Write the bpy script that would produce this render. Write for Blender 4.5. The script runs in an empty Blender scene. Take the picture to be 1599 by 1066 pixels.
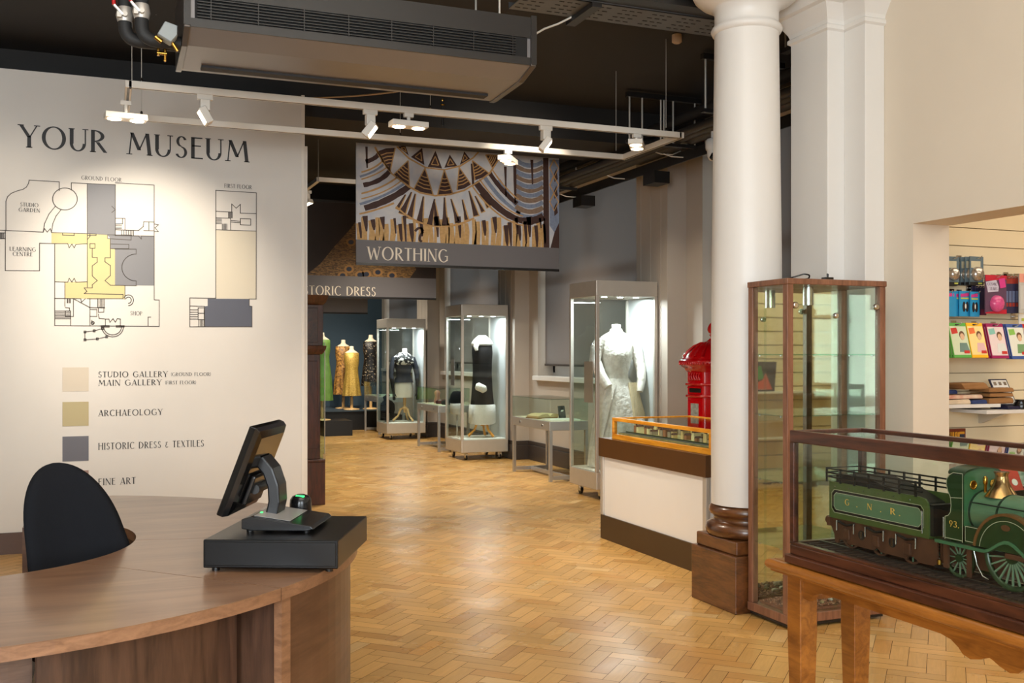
import bpy, math, random
from mathutils import Vector, Matrix
random.seed(7)
PI = math.pi
SC = bpy.context.scene
COL = SC.collection

# ---------------------------------------------------------------- camera, world, lights, exposure
FPX, YAW, HZ, EYE = 1581.0, math.radians(21.8), 553.0, 1.4
cd = bpy.data.cameras.new('camera'); cam = bpy.data.objects.new('camera', cd); COL.objects.link(cam)
cd.sensor_width = 36.0; cd.lens = 36.0 * FPX / 1599.0
cd.shift_y = (HZ - 533.0) / 1599.0
cd.clip_start = 0.05; cd.clip_end = 100
cam.location = (0, 0, EYE); cam.rotation_euler = (PI / 2, 0, -YAW)
SC.camera = cam
vs = SC.view_settings
vs.view_transform = 'Standard'; vs.look = 'None'; vs.gamma = 1.0; vs.use_curve_mapping = False
vs.exposure = 0.38
try:
    SC.cycles.transparent_max_bounces = 32; SC.cycles.max_bounces = 8; SC.cycles.use_denoising = True
    SC.cycles.caustics_reflective = False; SC.cycles.caustics_refractive = False
    SC.cycles.sample_clamp_indirect = 6.0
except Exception: pass
W = bpy.data.worlds.new('daylight'); SC.world = W; W.use_nodes = True
W.node_tree.nodes['Background'].inputs[0].default_value = (0.86, 0.93, 1.0, 1)
W.node_tree.nodes['Background'].inputs[1].default_value = 2.6

def aim(o, t):
    o.rotation_euler = (Vector(t) - o.location).to_track_quat('-Z', 'Y').to_euler()
def area(name, loc, target, sx, sy, power, col):
    l = bpy.data.lights.new(name, 'AREA'); l.shape = 'RECTANGLE'; l.size = sx; l.size_y = sy; l.energy = power; l.color = col
    o = bpy.data.objects.new(name, l); COL.objects.link(o); o.location = loc; aim(o, target); return o
def spot(name, loc, target, power, col, angle=60, blend=.6, r=.03):
    l = bpy.data.lights.new(name, 'SPOT'); l.energy = power; l.color = col; l.spot_size = math.radians(angle); l.spot_blend = blend; l.shadow_soft_size = r
    o = bpy.data.objects.new(name, l); COL.objects.link(o); o.location = loc; aim(o, target); return o
WARM = (1.0, .89, .73); WARMW = (1.0, .87, .7); COOL = (.86, .93, 1.0); LED = (.92, .96, 1.0)
# the two big street windows behind the camera
area('window_daylight', (0.9, -2.45, 2.0), (1.1, 6, 1.7), 2.4, 2.4, 105, COOL)
area('window_daylight', (-2.6, -2.45, 2.0), (1.0, 6, 1.8), 1.8, 2.4, 195, COOL)
# unseen overhead lamps for the entrance hall and the shop
area('hall_fill_light', (1.0, 1.6, 4.1), (1.0, 1.6, 0), 2.6, 2.4, 55, WARMW)  # unseen fill from above, lifts the ambient light of the hall
area('unseen_shop_light', (6.0, 3.9, 2.95), (6.0, 3.9, 0), 2.4, 1.2, 20, WARMW)
area('unseen_shop_light', (6.4, 1.3, 2.95), (6.4, 1.3, 0), 2.6, 1.8, 42, WARMW)  # added out of view to brighten the shop wall mirrored in the cabinet
# unseen spots added to brighten the floor further down the gallery
for (gx, gy, tx, ty, pw) in ((2.7, 10.2, 2.6, 9.6, 220), (3.2, 11.4, 3.0, 11.4, 280), (3.4, 14.2, 3.3, 14.6, 280), (3.7, 16.6, 3.9, 17.2, 240)):
    spot('gallery_fill_spot', (gx, gy, 3.5), (tx, ty, 0), pw, WARM, 110, 1.0, .12)
spot('dress_fill_spot', (3.9, 16.9, 3.3), (4.2, 19.0, 1.2), 200, WARM, 55, .9)  # unseen spots added to light the dresses on the end platform
spot('dress_fill_spot', (4.4, 17.2, 3.3), (4.75, 19.0, 1.2), 130, WARM, 50, .9)
spot('wall_fill_spot', (4.0, 10.8, 3.45), (5.1, 10.9, .4), 130, WARM, 80, 1.0)  # unseen spots added to brighten the window wall
spot('wall_fill_spot', (4.0, 14.6, 3.45), (5.1, 14.6, .4), 130, WARM, 80, 1.0)

spot('wall_fill_spot', (2.9, 17.6, 3.4), (3.6, 20.3, 1.6), 150, WARMW, 100, 1.0)  # unseen wash added to lighten the teal end wall
spot('wall_fill_spot', (4.0, 7.6, 3.45), (5.2, 8.6, .3), 60, WARM, 70, 1.0)
# ---------------------------------------------------------------- helpers
def P(u, v, z=None, x=None, y=None, d=None):
    a = (u - 799.5) / FPX; b = (HZ - v) / FPX
    D = Vector((math.sin(YAW) + a * math.cos(YAW), math.cos(YAW) - a * math.sin(YAW), b))
    if z is not None: t = (z - EYE) / b
    elif x is not None: t = x / D.x
    elif y is not None: t = y / D.y
    else: t = d
    return D * t + Vector((0, 0, EYE))
def XU(u, y): return y * math.tan(math.atan((u - 799.5) / FPX) + YAW)
def lin(c):
    c = c / 255.0
    return c / 12.92 if c <= .04045 else ((c + .055) / 1.055) ** 2.4
def rgb(r, g, b): return (lin(r), lin(g), lin(b), 1)

def base_mat(name):
    m = bpy.data.materials.new(name); m.use_nodes = True
    nt = m.node_tree; return m, nt, nt.nodes['Principled BSDF']
def mat(name, c, rough=.5, metal=0, spec=.5, vary=0, scale=8, bump=0, bscale=None, coat=0, stretch=(1, 1, 1), c2=None):
    m, nt, b = base_mat(name)
    b.inputs['Roughness'].default_value = rough; b.inputs['Metallic'].default_value = metal
    b.inputs['Specular IOR Level'].default_value = spec; b.inputs['Coat Weight'].default_value = coat
    b.inputs['Coat Roughness'].default_value = .08
    b.inputs['Base Color'].default_value = c
    tc = nt.nodes.new('ShaderNodeTexCoord'); mp = nt.nodes.new('ShaderNodeMapping'); mp.inputs['Scale'].default_value = stretch
    nt.links.new(tc.outputs['Object'], mp.inputs[0])
    nz = nt.nodes.new('ShaderNodeTexNoise'); nz.inputs['Scale'].default_value = scale; nz.inputs['Detail'].default_value = 5
    nt.links.new(mp.outputs[0], nz.inputs['Vector'])
    rp = nt.nodes.new('ShaderNodeValToRGB')
    lo = c2 if c2 else tuple(x * (1 - vary) for x in c[:3]) + (1,)
    rp.color_ramp.elements[0].position = .3; rp.color_ramp.elements[0].color = lo
    rp.color_ramp.elements[1].position = .7; rp.color_ramp.elements[1].color = c
    nt.links.new(nz.outputs[0], rp.inputs[0]); nt.links.new(rp.outputs[0], b.inputs['Base Color'])
    if bump:
        n2 = nt.nodes.new('ShaderNodeTexNoise'); n2.inputs['Scale'].default_value = bscale or scale * 4; n2.inputs['Detail'].default_value = 4
        nt.links.new(mp.outputs[0], n2.inputs['Vector'])
        bp = nt.nodes.new('ShaderNodeBump'); bp.inputs['Strength'].default_value = bump; bp.inputs['Distance'].default_value = .01
        nt.links.new(n2.outputs[0], bp.inputs['Height']); nt.links.new(bp.outputs[0], b.inputs['Normal'])
    return m
def wood(name, c1, c2, stretch=(12, 1, 12), rough=.35, scale=2.5, coat=.0, rot=0):
    m, nt, b = base_mat(name)
    tc = nt.nodes.new('ShaderNodeTexCoord'); mp = nt.nodes.new('ShaderNodeMapping')
    mp.inputs['Scale'].default_value = stretch; mp.inputs['Rotation'].default_value = (0, 0, rot)
    n1 = nt.nodes.new('ShaderNodeTexNoise'); n1.inputs['Scale'].default_value = scale; n1.inputs['Detail'].default_value = 6; n1.inputs['Distortion'].default_value = 1.2
    n2 = nt.nodes.new('ShaderNodeTexNoise'); n2.inputs['Scale'].default_value = scale * 9; n2.inputs['Detail'].default_value = 3
    mx = nt.nodes.new('ShaderNodeMath'); mx.operation = 'MULTIPLY_ADD'; mx.inputs[1].default_value = .3
    rp = nt.nodes.new('ShaderNodeValToRGB')
    rp.color_ramp.elements[0].position = .42; rp.color_ramp.elements[0].color = c1
    rp.color_ramp.elements[1].position = .82; rp.color_ramp.elements[1].color = c2
    L = nt.links.new
    L(tc.outputs['Object'], mp.inputs[0]); L(mp.outputs[0], n1.inputs['Vector']); L(mp.outputs[0], n2.inputs['Vector'])
    L(n2.outputs[0], mx.inputs[0]); L(n1.outputs[0], mx.inputs[2]); L(mx.outputs[0], rp.inputs[0]); L(rp.outputs[0], b.inputs['Base Color'])
    b.inputs['Roughness'].default_value = rough; b.inputs['Coat Weight'].default_value = coat; b.inputs['Coat Roughness'].default_value = .1
    return m
def emit(name, c, s):
    m, nt, b = base_mat(name)
    b.inputs['Base Color'].default_value = c; b.inputs['Emission Color'].default_value = c; b.inputs['Emission Strength'].default_value = s
    return m
def glassmat(name, tint=(.93, .97, .95, 1), k=1.0):
    m = bpy.data.materials.new(name); m.use_nodes = True; nt = m.node_tree; nt.nodes.clear()
    o = nt.nodes.new('ShaderNodeOutputMaterial'); mx = nt.nodes.new('ShaderNodeMixShader')
    t = nt.nodes.new('ShaderNodeBsdfTransparent'); t.inputs[0].default_value = tint
    g = nt.nodes.new('ShaderNodeBsdfGlossy'); g.inputs['Roughness'].default_value = .02
    fr = nt.nodes.new('ShaderNodeLayerWeight'); fr.inputs[0].default_value = .5
    pw = nt.nodes.new('ShaderNodeMath'); pw.operation = 'POWER'; pw.inputs[1].default_value = 5
    mu = nt.nodes.new('ShaderNodeMath'); mu.operation = 'MULTIPLY_ADD'; mu.inputs[1].default_value = .9; mu.inputs[2].default_value = .035 * k; mu.use_clamp = True
    nt.links.new(fr.outputs['Facing'], pw.inputs[0]); nt.links.new(pw.outputs[0], mu.inputs[0]); nt.links.new(mu.outputs[0], mx.inputs[0])
    nt.links.new(t.outputs[0], mx.inputs[1]); nt.links.new(g.outputs[0], mx.inputs[2]); nt.links.new(mx.outputs[0], o.inputs[0])
    return m

ORIG = {}
class MB:
    def __init__(s, T=None):
        s.v = []; s.f = []; s.mi = []; s.sm = []; s.m = 0; s.T = T
    def add(s, vs_, fs, smooth=False):
        k = len(s.v)
        for p in vs_:
            p = Vector(p)
            s.v.append(s.T @ p if s.T is not None else p)
        for f in fs:
            s.f.append([i + k for i in f]); s.mi.append(s.m); s.sm.append(smooth)
        return s
    def box(s, x0, x1, y0, y1, z0, z1):
        return s.add([(x0, y0, z0), (x1, y0, z0), (x1, y1, z0), (x0, y1, z0), (x0, y0, z1), (x1, y0, z1), (x1, y1, z1), (x0, y1, z1)],
                     [(0, 3, 2, 1), (4, 5, 6, 7), (0, 1, 5, 4), (1, 2, 6, 5), (2, 3, 7, 6), (3, 0, 4, 7)])
    def cbox(s, c, d): return s.box(c[0] - d[0] / 2, c[0] + d[0] / 2, c[1] - d[1] / 2, c[1] + d[1] / 2, c[2] - d[2] / 2, c[2] + d[2] / 2)
    def quad(s, a, b, c, d): return s.add([a, b, c, d], [(0, 1, 2, 3)])
    def poly(s, pts): return s.add(pts, [tuple(range(len(pts)))])
    def prism(s, pts, ax, a, b, smooth=False):
        def mk(p, t):
            return {'z': (p[0], p[1], t), 'y': (p[0], t, p[1]), 'x': (t, p[0], p[1])}[ax]
        n = len(pts)
        s.add([mk(p, a) for p in pts] + [mk(p, b) for p in pts], [tuple(range(n - 1, -1, -1)), tuple(range(n, 2 * n))])
        k = len(s.v) - 2 * n
        for i in range(n):
            j = (i + 1) % n
            s.f.append([k + i, k + j, k + n + j, k + n + i]); s.mi.append(s.m); s.sm.append(smooth)
        return s
    def loft(s, rings, cap=True, smooth=True, closed=True):
        n = len(rings[0]); vv = [p for r in rings for p in r]; ff = []
        for i in range(len(rings) - 1):
            for j in range(n if closed else n - 1):
                k = (j + 1) % n
                ff.append((i * n + j, i * n + k, (i + 1) * n + k, (i + 1) * n + j))
        s.add(vv, ff, smooth)
        if cap and closed:
            s.add(rings[0], [tuple(range(n - 1, -1, -1))]); s.add(rings[-1], [tuple(range(n))])
        return s
    def lathe(s, cx, cy, prof, n=24, cap=True, a0=0, sx=1, sy=1):
        return s.loft([[(cx + r * sx * math.cos(a0 + 2 * PI * j / n), cy + r * sy * math.sin(a0 + 2 * PI * j / n), z) for j in range(n)] for r, z in prof], cap)
    def tube(s, pts, r, n=8, cap=True):
        pts = [Vector(p) for p in pts]; rs = r if isinstance(r, (list, tuple)) else [r] * len(pts); rings = []
        pu = None
        for i, p in enumerate(pts):
            a = pts[max(i - 1, 0)]; b = pts[min(i + 1, len(pts) - 1)]; t = (b - a).normalized()
            if pu is None:
                up = Vector((0, 0, 1)) if abs(t.z) < .9 else Vector((0, 1, 0)); pu = t.cross(up).normalized()
            else:
                pu = (pu - t * pu.dot(t)).normalized()
            w = t.cross(pu)
            rings.append([p + (pu * math.cos(2 * PI * j / n) + w * math.sin(2 * PI * j / n)) * rs[i] for j in range(n)])
        return s.loft(rings, cap)
    def cyl(s, p0, p1, r, n=12): return s.tube([p0, p1], r, n)
    def bar(s, p0, p1, w, h):
        p0, p1 = Vector(p0), Vector(p1); t = (p1 - p0).normalized()
        up = Vector((0, 0, 1)) if abs(t.z) < .95 else Vector((0, 1, 0))
        a = t.cross(up).normalized() * (w / 2); b = a.normalized().cross(t) * (h / 2)
        vv = [p + q for p in (p0, p1) for q in (-a - b, a - b, a + b, -a + b)]
        return s.add(vv, [(0, 3, 2, 1), (4, 5, 6, 7), (0, 1, 5, 4), (1, 2, 6, 5), (2, 3, 7, 6), (3, 0, 4, 7)])
    def arcwall(s, cx, cy, r0, r1, a0, a1, z0, z1, n=24):
        a0, a1 = math.radians(a0), math.radians(a1)
        rings = []
        for i in range(n + 1):
            a = a0 + (a1 - a0) * i / n; c, q = math.cos(a), math.sin(a)
            rings.append([(cx + r0 * c, cy + r0 * q, z0), (cx + r1 * c, cy + r1 * q, z0), (cx + r1 * c, cy + r1 * q, z1), (cx + r0 * c, cy + r0 * q, z1)])
        return s.loft(rings, True, False)
    def build(s, name, mats, parent=None, bevel=0, seg=2, loc=None, sub=0, sangle=None):
        me = bpy.data.meshes.new(name)
        if loc is None:
            if parent is not None: off = ORIG.get(parent.name, Vector())
            else:
                xs = [p.x for p in s.v]; ys = [p.y for p in s.v]; zs = [p.z for p in s.v]
                off = Vector(((min(xs) + max(xs)) / 2, (min(ys) + max(ys)) / 2, min(zs)))
        else: off = Vector(loc)
        me.from_pydata([tuple(p - off) for p in s.v], [], s.f)
        mats = mats if isinstance(mats, (list, tuple)) else [mats]
        for m in mats: me.materials.append(m)
        me.polygons.foreach_set('material_index', s.mi); me.polygons.foreach_set('use_smooth', s.sm)
        me.update()
        o = bpy.data.objects.new(name, me); COL.objects.link(o)
        if parent is not None:
            o.parent = parent; ORIG[o.name] = ORIG.get(parent.name, Vector())
            if loc is not None: o.location = off - ORIG.get(parent.name, Vector()); ORIG[o.name] = off
        else:
            o.location = off; ORIG[o.name] = off
        if bevel:
            b = o.modifiers.new('bevel', 'BEVEL'); b.width = bevel; b.segments = seg; b.limit_method = 'ANGLE'; b.angle_limit = math.radians(50)
        if sub:
            b = o.modifiers.new('sub', 'SUBSURF'); b.levels = sub; b.render_levels = sub
        return o
def tag(o, label=None, cat=None, group=None, kind=None):
    if label: o['label'] = label
    if cat: o['category'] = cat
    if group: o['group'] = group
    if kind: o['kind'] = kind
    return o
def thing(name, label, cat, loc=(0, 0, 0), rz=0, group=None, local=False):
    o = bpy.data.objects.new(name, None); COL.objects.link(o); o.empty_display_size = .1
    o.location = loc; o.rotation_euler = (0, 0, rz)
    ORIG[o.name] = Vector() if local else Vector(loc)
    return tag(o, label, cat, group)
def copy_tree(o, parent=None):
    c = o.copy(); COL.objects.link(c)
    if parent is not None: c.parent = parent
    for ch in list(o.children): copy_tree(ch, c)
    return c
def struct(o): o['kind'] = 'structure'; return o

# ---------------------------------------------------------------- lettering (own stroke alphabet)
TK, TN = .15, .055
def _l(x0, y0, x1, y1, w): return [(x0 - w / 2, y0), (x0 + w / 2, y0), (x1 + w / 2, y1), (x1 - w / 2, y1)]
def _b(x0, x1, y, h=TN): return [(x0, y - h / 2), (x1, y - h / 2), (x1, y + h / 2), (x0, y + h / 2)]
def _s(x, y, w=.24): return _b(x - w / 2, x + w / 2, min(max(y, .02), .98), .04)
def _a(cx, cy, rx, ry, a0, a1, wx=TK, wy=TN, n=18):
    out = []
    for i in range(n):
        q = []
        for a, k in ((i, 1), (i + 1, 1), (i + 1, 0), (i, 0)):
            t = math.radians(a0 + (a1 - a0) * a / n)
            q.append((cx + (rx - (0 if k else wx)) * math.cos(t), cy + (ry - (0 if k else wy)) * math.sin(t)))
        out.append(q)
    return out
GL = {
 'A': (.74, [_l(.06, 0, .40, 1, TN), _l(.40, 1, .66, 0, TK), _b(.16, .60, .28), _s(.06, 0), _s(.66, 0)]),
 'C': (.78, _a(.46, .5, .44, .52, 48, 312)),
 'D': (.80, [_l(.10, 0, .10, 1, TK)] + _a(.18, .5, .58, .5, -90, 90) + [_b(.05, .2, .97, .06), _b(.05, .2, .03, .06)]),
 'E': (.54, [_l(.10, 0, .10, 1, TK), _b(.05, .5, .97, .06), _b(.05, .44, .6), _b(.05, .52, .03, .06)]),
 'F': (.52, [_l(.10, 0, .10, 1, TK), _b(.05, .5, .97, .06), _b(.05, .42, .56), _s(.1, 0)]),
 'G': (.86, _a(.46, .5, .44, .52, 48, 318) + [_l(.76, .1, .76, .46, .1), _b(.56, .82, .46)]),
 'H': (.76, [_l(.10, 0, .10, 1, TK), _l(.66, 0, .66, 1, TK), _b(.1, .66, .58), _s(.1, 0), _s(.1, 1), _s(.66, 0), _s(.66, 1)]),
 'I': (.24, [_l(.12, 0, .12, 1, TK), _s(.12, 0), _s(.12, 1)]),
 'L': (.54, [_l(.10, 0, .10, 1, TK), _b(.05, .52, .03, .06), _s(.1, 1)]),
 'M': (1.02, [_l(.10, 0, .20, 1, TN), _l(.20, 1, .50, .22, TK), _l(.50, .22, .80, 1, TN), _l(.82, 1, .92, 0, TK), _s(.1, 0), _s(.92, 0)]),
 'N': (.76, [_l(.08, 0, .08, 1, TN), _l(.08, 1, .66, 0, TK), _l(.68, 0, .68, 1, TN), _s(.08, 0), _s(.68, 1)]),
 'O': (.98, _a(.49, .5, .47, .52, 0, 360, n=30)),
 'P': (.58, [_l(.10, 0, .10, 1, TK), _s(.1, 0)] + _a(.14, .73, .42, .27, -90, 90)),
 'R': (.66, [_l(.10, 0, .10, 1, TK), _s(.1, 0), _l(.28, .46, .60, 0, TK)] + _a(.14, .73, .42, .27, -90, 90)),
 'S': (.54, _a(.27, .76, .22, .25, 20, 270, .12) + _a(.25, .26, .25, .27, -160, 90, .12)),
 'T': (.60, [_l(.30, 0, .30, 1, TK), _b(.0, .6, .97, .06), _s(.3, 0)]),
 'U': (.74, [_l(.10, .32, .10, 1, TK), _l(.64, .32, .64, 1, TN), _s(.1, 1), _s(.64, 1)] + _a(.345, .34, .32, .36, 180, 360, .13)),
 'W': (1.04, [_l(.06, 1, .30, 0, TK), _l(.30, 0, .52, .9, TN), _l(.52, .9, .76, 0, TK), _l(.76, 0, .98, 1, TN), _s(.06, 1), _s(.98, 1)]),
 'X': (.68, [_l(.08, 1, .58, 0, TK), _l(.58, 1, .08, 0, TN), _s(.08, 1), _s(.6, 0)]),
 'Y': (.74, [_l(.06, 1, .38, .46, TK), _l(.68, 1, .40, .46, TN), _l(.38, 0, .38, .5, TK), _s(.06, 1), _s(.68, 1), _s(.38, 0)]),
 'B': (.60, [_l(.10, 0, .10, 1, TK)] + _a(.14, .75, .36, .25, -90, 90) + _a(.14, .27, .42, .27, -90, 90)),
 '&': (.56, _a(.3, .68, .2, .2, 40, 270, .1) + _a(.28, .27, .25, .27, 90, 330, .1)),
 '(': (.26, _a(.5, .5, .42, .7, 130, 230, .08)), ')': (.26, _a(-.24, .5, .42, .7, -50, 50, .08)),
 '9': (.56, _a(.28, .68, .26, .32, 0, 360, .12) + [_l(.48, .66, .2, 0, .1)]),
 '3': (.54, _a(.24, .76, .24, .24, -90, 160, .12) + _a(.24, .27, .27, .27, -160, 90, .12)),
 '.': (.2, [[(.04, 0), (.18, 0), (.18, .14), (.04, .14)]]), ' ': (.40, []),
}
def text(mb, s, o, xd, zd, h, width=None, gap=.1):
    o, xd, zd = Vector(o), Vector(xd).normalized(), Vector(zd).normalized()
    tot = sum(GL[c][0] + gap for c in s) - gap
    kx = (width / tot) if width else h
    x = 0
    for c in s:
        adv, qs = GL[c]
        for q in qs: mb.poly([o + xd * ((x + p[0]) * kx) + zd * (p[1] * h) for p in q])
        x += adv + gap
    return mb

# ---------------------------------------------------------------- materials
M = {}
M['wallwhite'] = mat('warm_white_paint', rgb(214, 208, 200), .6, vary=.03, scale=3)
M['wallcream'] = mat('cream_paint', rgb(216, 204, 186), .6, vary=.03, scale=3)
M['white'] = mat('white_gloss_paint', rgb(221, 218, 213), .38, vary=.02, scale=4)
M['gallery'] = mat('gallery_wall_paint', rgb(190, 180, 168), .6, vary=.05, scale=3)
M['black'] = mat('black_ceiling_paint', rgb(31, 28, 26), .75, vary=.15, scale=1.5)
M['blackmetal'] = mat('black_metal', rgb(30, 28, 27), .4, vary=.1, scale=5)
M['teal'] = mat('dark_teal_paint', rgb(52, 74, 90), .6, vary=.08, scale=2)
M['skirt'] = mat('dark_skirting_paint', rgb(66, 58, 54), .4, vary=.1, scale=6)
M['skirtbrown'] = mat('brown_skirting_paint', rgb(84, 58, 42), .4, vary=.1, scale=6)
M['alu'] = mat('satin_aluminium', rgb(206, 200, 190), .42, metal=.5, vary=.05, scale=12)
M['steel'] = mat('polished_steel', rgb(205, 205, 205), .18, metal=1, vary=.04, scale=12)
M['track'] = mat('white_track_paint', rgb(222, 214, 202), .4, vary=.03, scale=9)
M['plastic'] = mat('black_plastic', rgb(22, 22, 23), .22, vary=.1, scale=20)
M['drawer'] = mat('black_powder_coat', rgb(12, 12, 13), .3, spec=.3, vary=.15, scale=60, bump=.02, bscale=400)
M['fabric'] = mat('black_woven_fabric', rgb(24, 25, 29), .9, spec=.15, vary=.2, scale=300, bump=.15, bscale=700)
M['mahog'] = wood('mahogany', rgb(44, 18, 12), rgb(92, 44, 32), (9, 9, 1), .28, 3, .3)
M['casewood'] = wood('dark_case_wood', rgb(40, 20, 12), rgb(84, 46, 28), (8, 1, 8), .3, 3, .3)
M['oak'] = wood('honey_oak', rgb(112, 63, 18), rgb(156, 97, 36), (7, 1.0, 7), .3, 4, .35)
M['oakdark'] = wood('dark_oak_base', rgb(54, 28, 12), rgb(112, 68, 34), (3, 1, 6), .3, 3, .4)
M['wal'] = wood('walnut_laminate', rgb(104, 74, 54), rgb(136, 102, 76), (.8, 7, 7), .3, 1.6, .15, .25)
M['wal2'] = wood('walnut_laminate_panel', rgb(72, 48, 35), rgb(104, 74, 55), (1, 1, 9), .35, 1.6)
M['waledge'] = wood('walnut_edging', rgb(112, 80, 58), rgb(146, 108, 80), (4, 4, 12), .35, 3)
M['walcab'] = wood('walnut_cabinet_frame', rgb(100, 64, 46), rgb(140, 96, 72), (10, 10, 1), .35, 3)
M['pine'] = wood('yellow_varnished_pine', rgb(196, 120, 24), rgb(236, 164, 50), (9, 1, 9), .28, 3, .3)
M['beech'] = wood('pale_beech', rgb(190, 150, 96), rgb(222, 186, 130), (9, 9, 1), .4, 3)
M['glass'] = glassmat('clear_glass')
M['glassshelf'] = glassmat('glass_shelf', (.80, .92, .87, 1), 1.2)
M['mirror'] = mat('mirror', rgb(226, 226, 205), .02, metal=1)
M['bronze'] = mat('brown_painted_band', rgb(86, 54, 24), .38, vary=.06, scale=5)
M['counterw'] = mat('cream_counter_panel', rgb(234, 231, 226), .45, vary=.02, scale=5)
M['red'] = mat('post_box_red', rgb(196, 6, 14), .16, vary=.05, scale=5, coat=.5)
M['cream'] = mat('ivory_linen', rgb(226, 214, 188), .8, vary=.06, scale=40)
M['brass'] = mat('brass', rgb(190, 146, 66), .25, metal=1, vary=.1, scale=20)
M['copper'] = mat('polished_copper', rgb(186, 142, 96), .22, metal=1, vary=.1, scale=20)
M['glow'] = emit('lamp_glow', (1.0, .82, .58, 1), 7)
M['led'] = emit('led_glow', (.85, .95, 1, 1), 12)
M['green_led'] = emit('green_led', (.05, 1, .2, 1), 1.3)
M['text'] = mat('dark_grey_lettering', rgb(44, 42, 42), .6)
M['line'] = mat('fine_grey_print', rgb(72, 64, 58), .6)
M['paper'] = mat('white_paper', rgb(232, 228, 218), .7, vary=.03, scale=20)

# ---------------------------------------------------------------- floor of herringbone blocks
def herringbone():
    m, nt, b = base_mat('parquet_oak_blocks')
    at = nt.nodes.new('ShaderNodeVertexColor'); at.layer_name = 'tone'
    uv = nt.nodes.new('ShaderNodeUVMap'); uv.uv_map = 'grain'
    mp = nt.nodes.new('ShaderNodeMapping'); mp.inputs['Scale'].default_value = (3, 40, 1)
    n1 = nt.nodes.new('ShaderNodeTexNoise'); n1.inputs['Scale'].default_value = 2.2; n1.inputs['Detail'].default_value = 5; n1.inputs['Distortion'].default_value = .8
    rp = nt.nodes.new('ShaderNodeValToRGB')
    rp.color_ramp.elements[0].position = .3; rp.color_ramp.elements[0].color = (.88, .86, .82, 1)
    rp.color_ramp.elements[1].position = .75; rp.color_ramp.elements[1].color = (1.05, 1.04, 1.0, 1)
    mu = nt.nodes.new('ShaderNodeMix'); mu.data_type = 'RGBA'; mu.blend_type = 'MULTIPLY'; mu.inputs[0].default_value = 1
    L = nt.links.new
    L(uv.outputs[0], mp.inputs[0]); L(mp.outputs[0], n1.inputs['Vector']); L(n1.outputs[0], rp.inputs[0])
    L(at.outputs[0], mu.inputs[6]); L(rp.outputs[0], mu.inputs[7]); L(mu.outputs[2], b.inputs['Base Color'])
    tc = nt.nodes.new('ShaderNodeTexCoord'); n2 = nt.nodes.new('ShaderNodeTexNoise'); n2.inputs['Scale'].default_value = 2.5; n2.inputs['Detail'].default_value = 4
    L(tc.outputs['Object'], n2.inputs['Vector'])
    mr = nt.nodes.new('ShaderNodeMapRange'); mr.inputs[1].default_value = .3; mr.inputs[2].default_value = .7; mr.inputs[3].default_value = .24; mr.inputs[4].default_value = .36
    L(n2.outputs[0], mr.inputs[0]); L(mr.outputs[0], b.inputs['Roughness'])
    bp = nt.nodes.new('ShaderNodeBump'); bp.inputs['Strength'].default_value = .03; bp.inputs['Distance'].default_value = .01
    n3 = nt.nodes.new('ShaderNodeTexNoise'); n3.inputs['Scale'].default_value = 14
    L(tc.outputs['Object'], n3.inputs['Vector']); L(n3.outputs[0], bp.inputs['Height']); L(bp.outputs[0], b.inputs['Normal'])
    dark = mat('parquet_gap', rgb(60, 38, 18), .8)
    w = .08; LN = 3 * w; g = .0011; c45 = math.cos(PI / 4)
    V = []; F = []; tones = []; uvs = []; mi = []
    rnd = random.Random(3)
    def blk(x0, y0, x1, y1, hor):
        cx, cy = (x0 + x1) / 2, (y0 + y1) / 2
        X, Y = (cx - cy) * c45, (cx + cy) * c45
        if not (-4.0 < X < 9.5 and -1.0 < Y < 20.4): return
        if X > 5.2 and Y > 5.0: return
        if Y > 9.5 and X < 1.2: return
        if X < -2.2 and Y < 5: return
        k = len(V)
        tilt = [rnd.uniform(0, .0004) for _ in range(4)]
        for (px, py), tz in zip(((x0 + g, y0 + g), (x1 - g, y0 + g), (x1 - g, y1 - g), (x0 + g, y1 - g)), tilt):
            V.append(((px - py) * c45, (px + py) * c45, tz))
        F.append((k, k + 1, k + 2, k + 3)); mi.append(0)
        q = rnd.random(); t = rnd.uniform(.86, 1.12)
        base = (lin(206), lin(161), lin(97)) if q < .8 else ((lin(195), lin(146), lin(82)) if q < .94 else (lin(212), lin(174), lin(118)))
        tones.append((base[0] * t, base[1] * t, base[2] * t, 1))
        ou, ov = rnd.uniform(0, 20), rnd.uniform(0, 20)
        a, bb = (LN, w)
        uq = [(0, 0), (a, 0), (a, bb), (0, bb)] if hor else [(0, bb), (0, 0), (a, 0), (a, bb)]
        uvs.append([(p[0] + ou, p[1] + ov) for p in uq])
    for i in range(-60, 420):
        for mth in range(-60, 60):
            ox = i * w + 2 * LN * mth; oy = i * w
            if abs(ox) > 24: continue
            blk(ox, oy, ox + LN, oy + w, True); blk(ox - w, oy, ox, oy + LN, False)
    k = len(V)
    V.extend([(-4.2, -2.6, -.004), (9.6, -2.6, -.004), (9.6, 20.5, -.004), (-4.2, 20.5, -.004)]); F.append((k, k + 1, k + 2, k + 3)); mi.append(1)
    k = len(V)
    V.extend([(-4.2, -2.6, -.12), (9.6, -2.6, -.12), (9.6, 20.5, -.12), (-4.2, 20.5, -.12)]); F.append((k + 3, k + 2, k + 1, k)); mi.append(1)
    me = bpy.data.meshes.new('floor'); me.from_pydata(V, [], F)
    me.materials.append(m); me.materials.append(dark); me.polygons.foreach_set('material_index', mi)
    ca = me.color_attributes.new('tone', 'FLOAT_COLOR', 'CORNER'); ul = me.uv_layers.new(name='grain')
    for pi, t in enumerate(tones):
        for j in range(4):
            ca.data[pi * 4 + j].color = t; ul.data[pi * 4 + j].uv = uvs[pi][j]
    o = bpy.data.objects.new('floor', me); COL.objects.link(o); struct(o)
herringbone()

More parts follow.
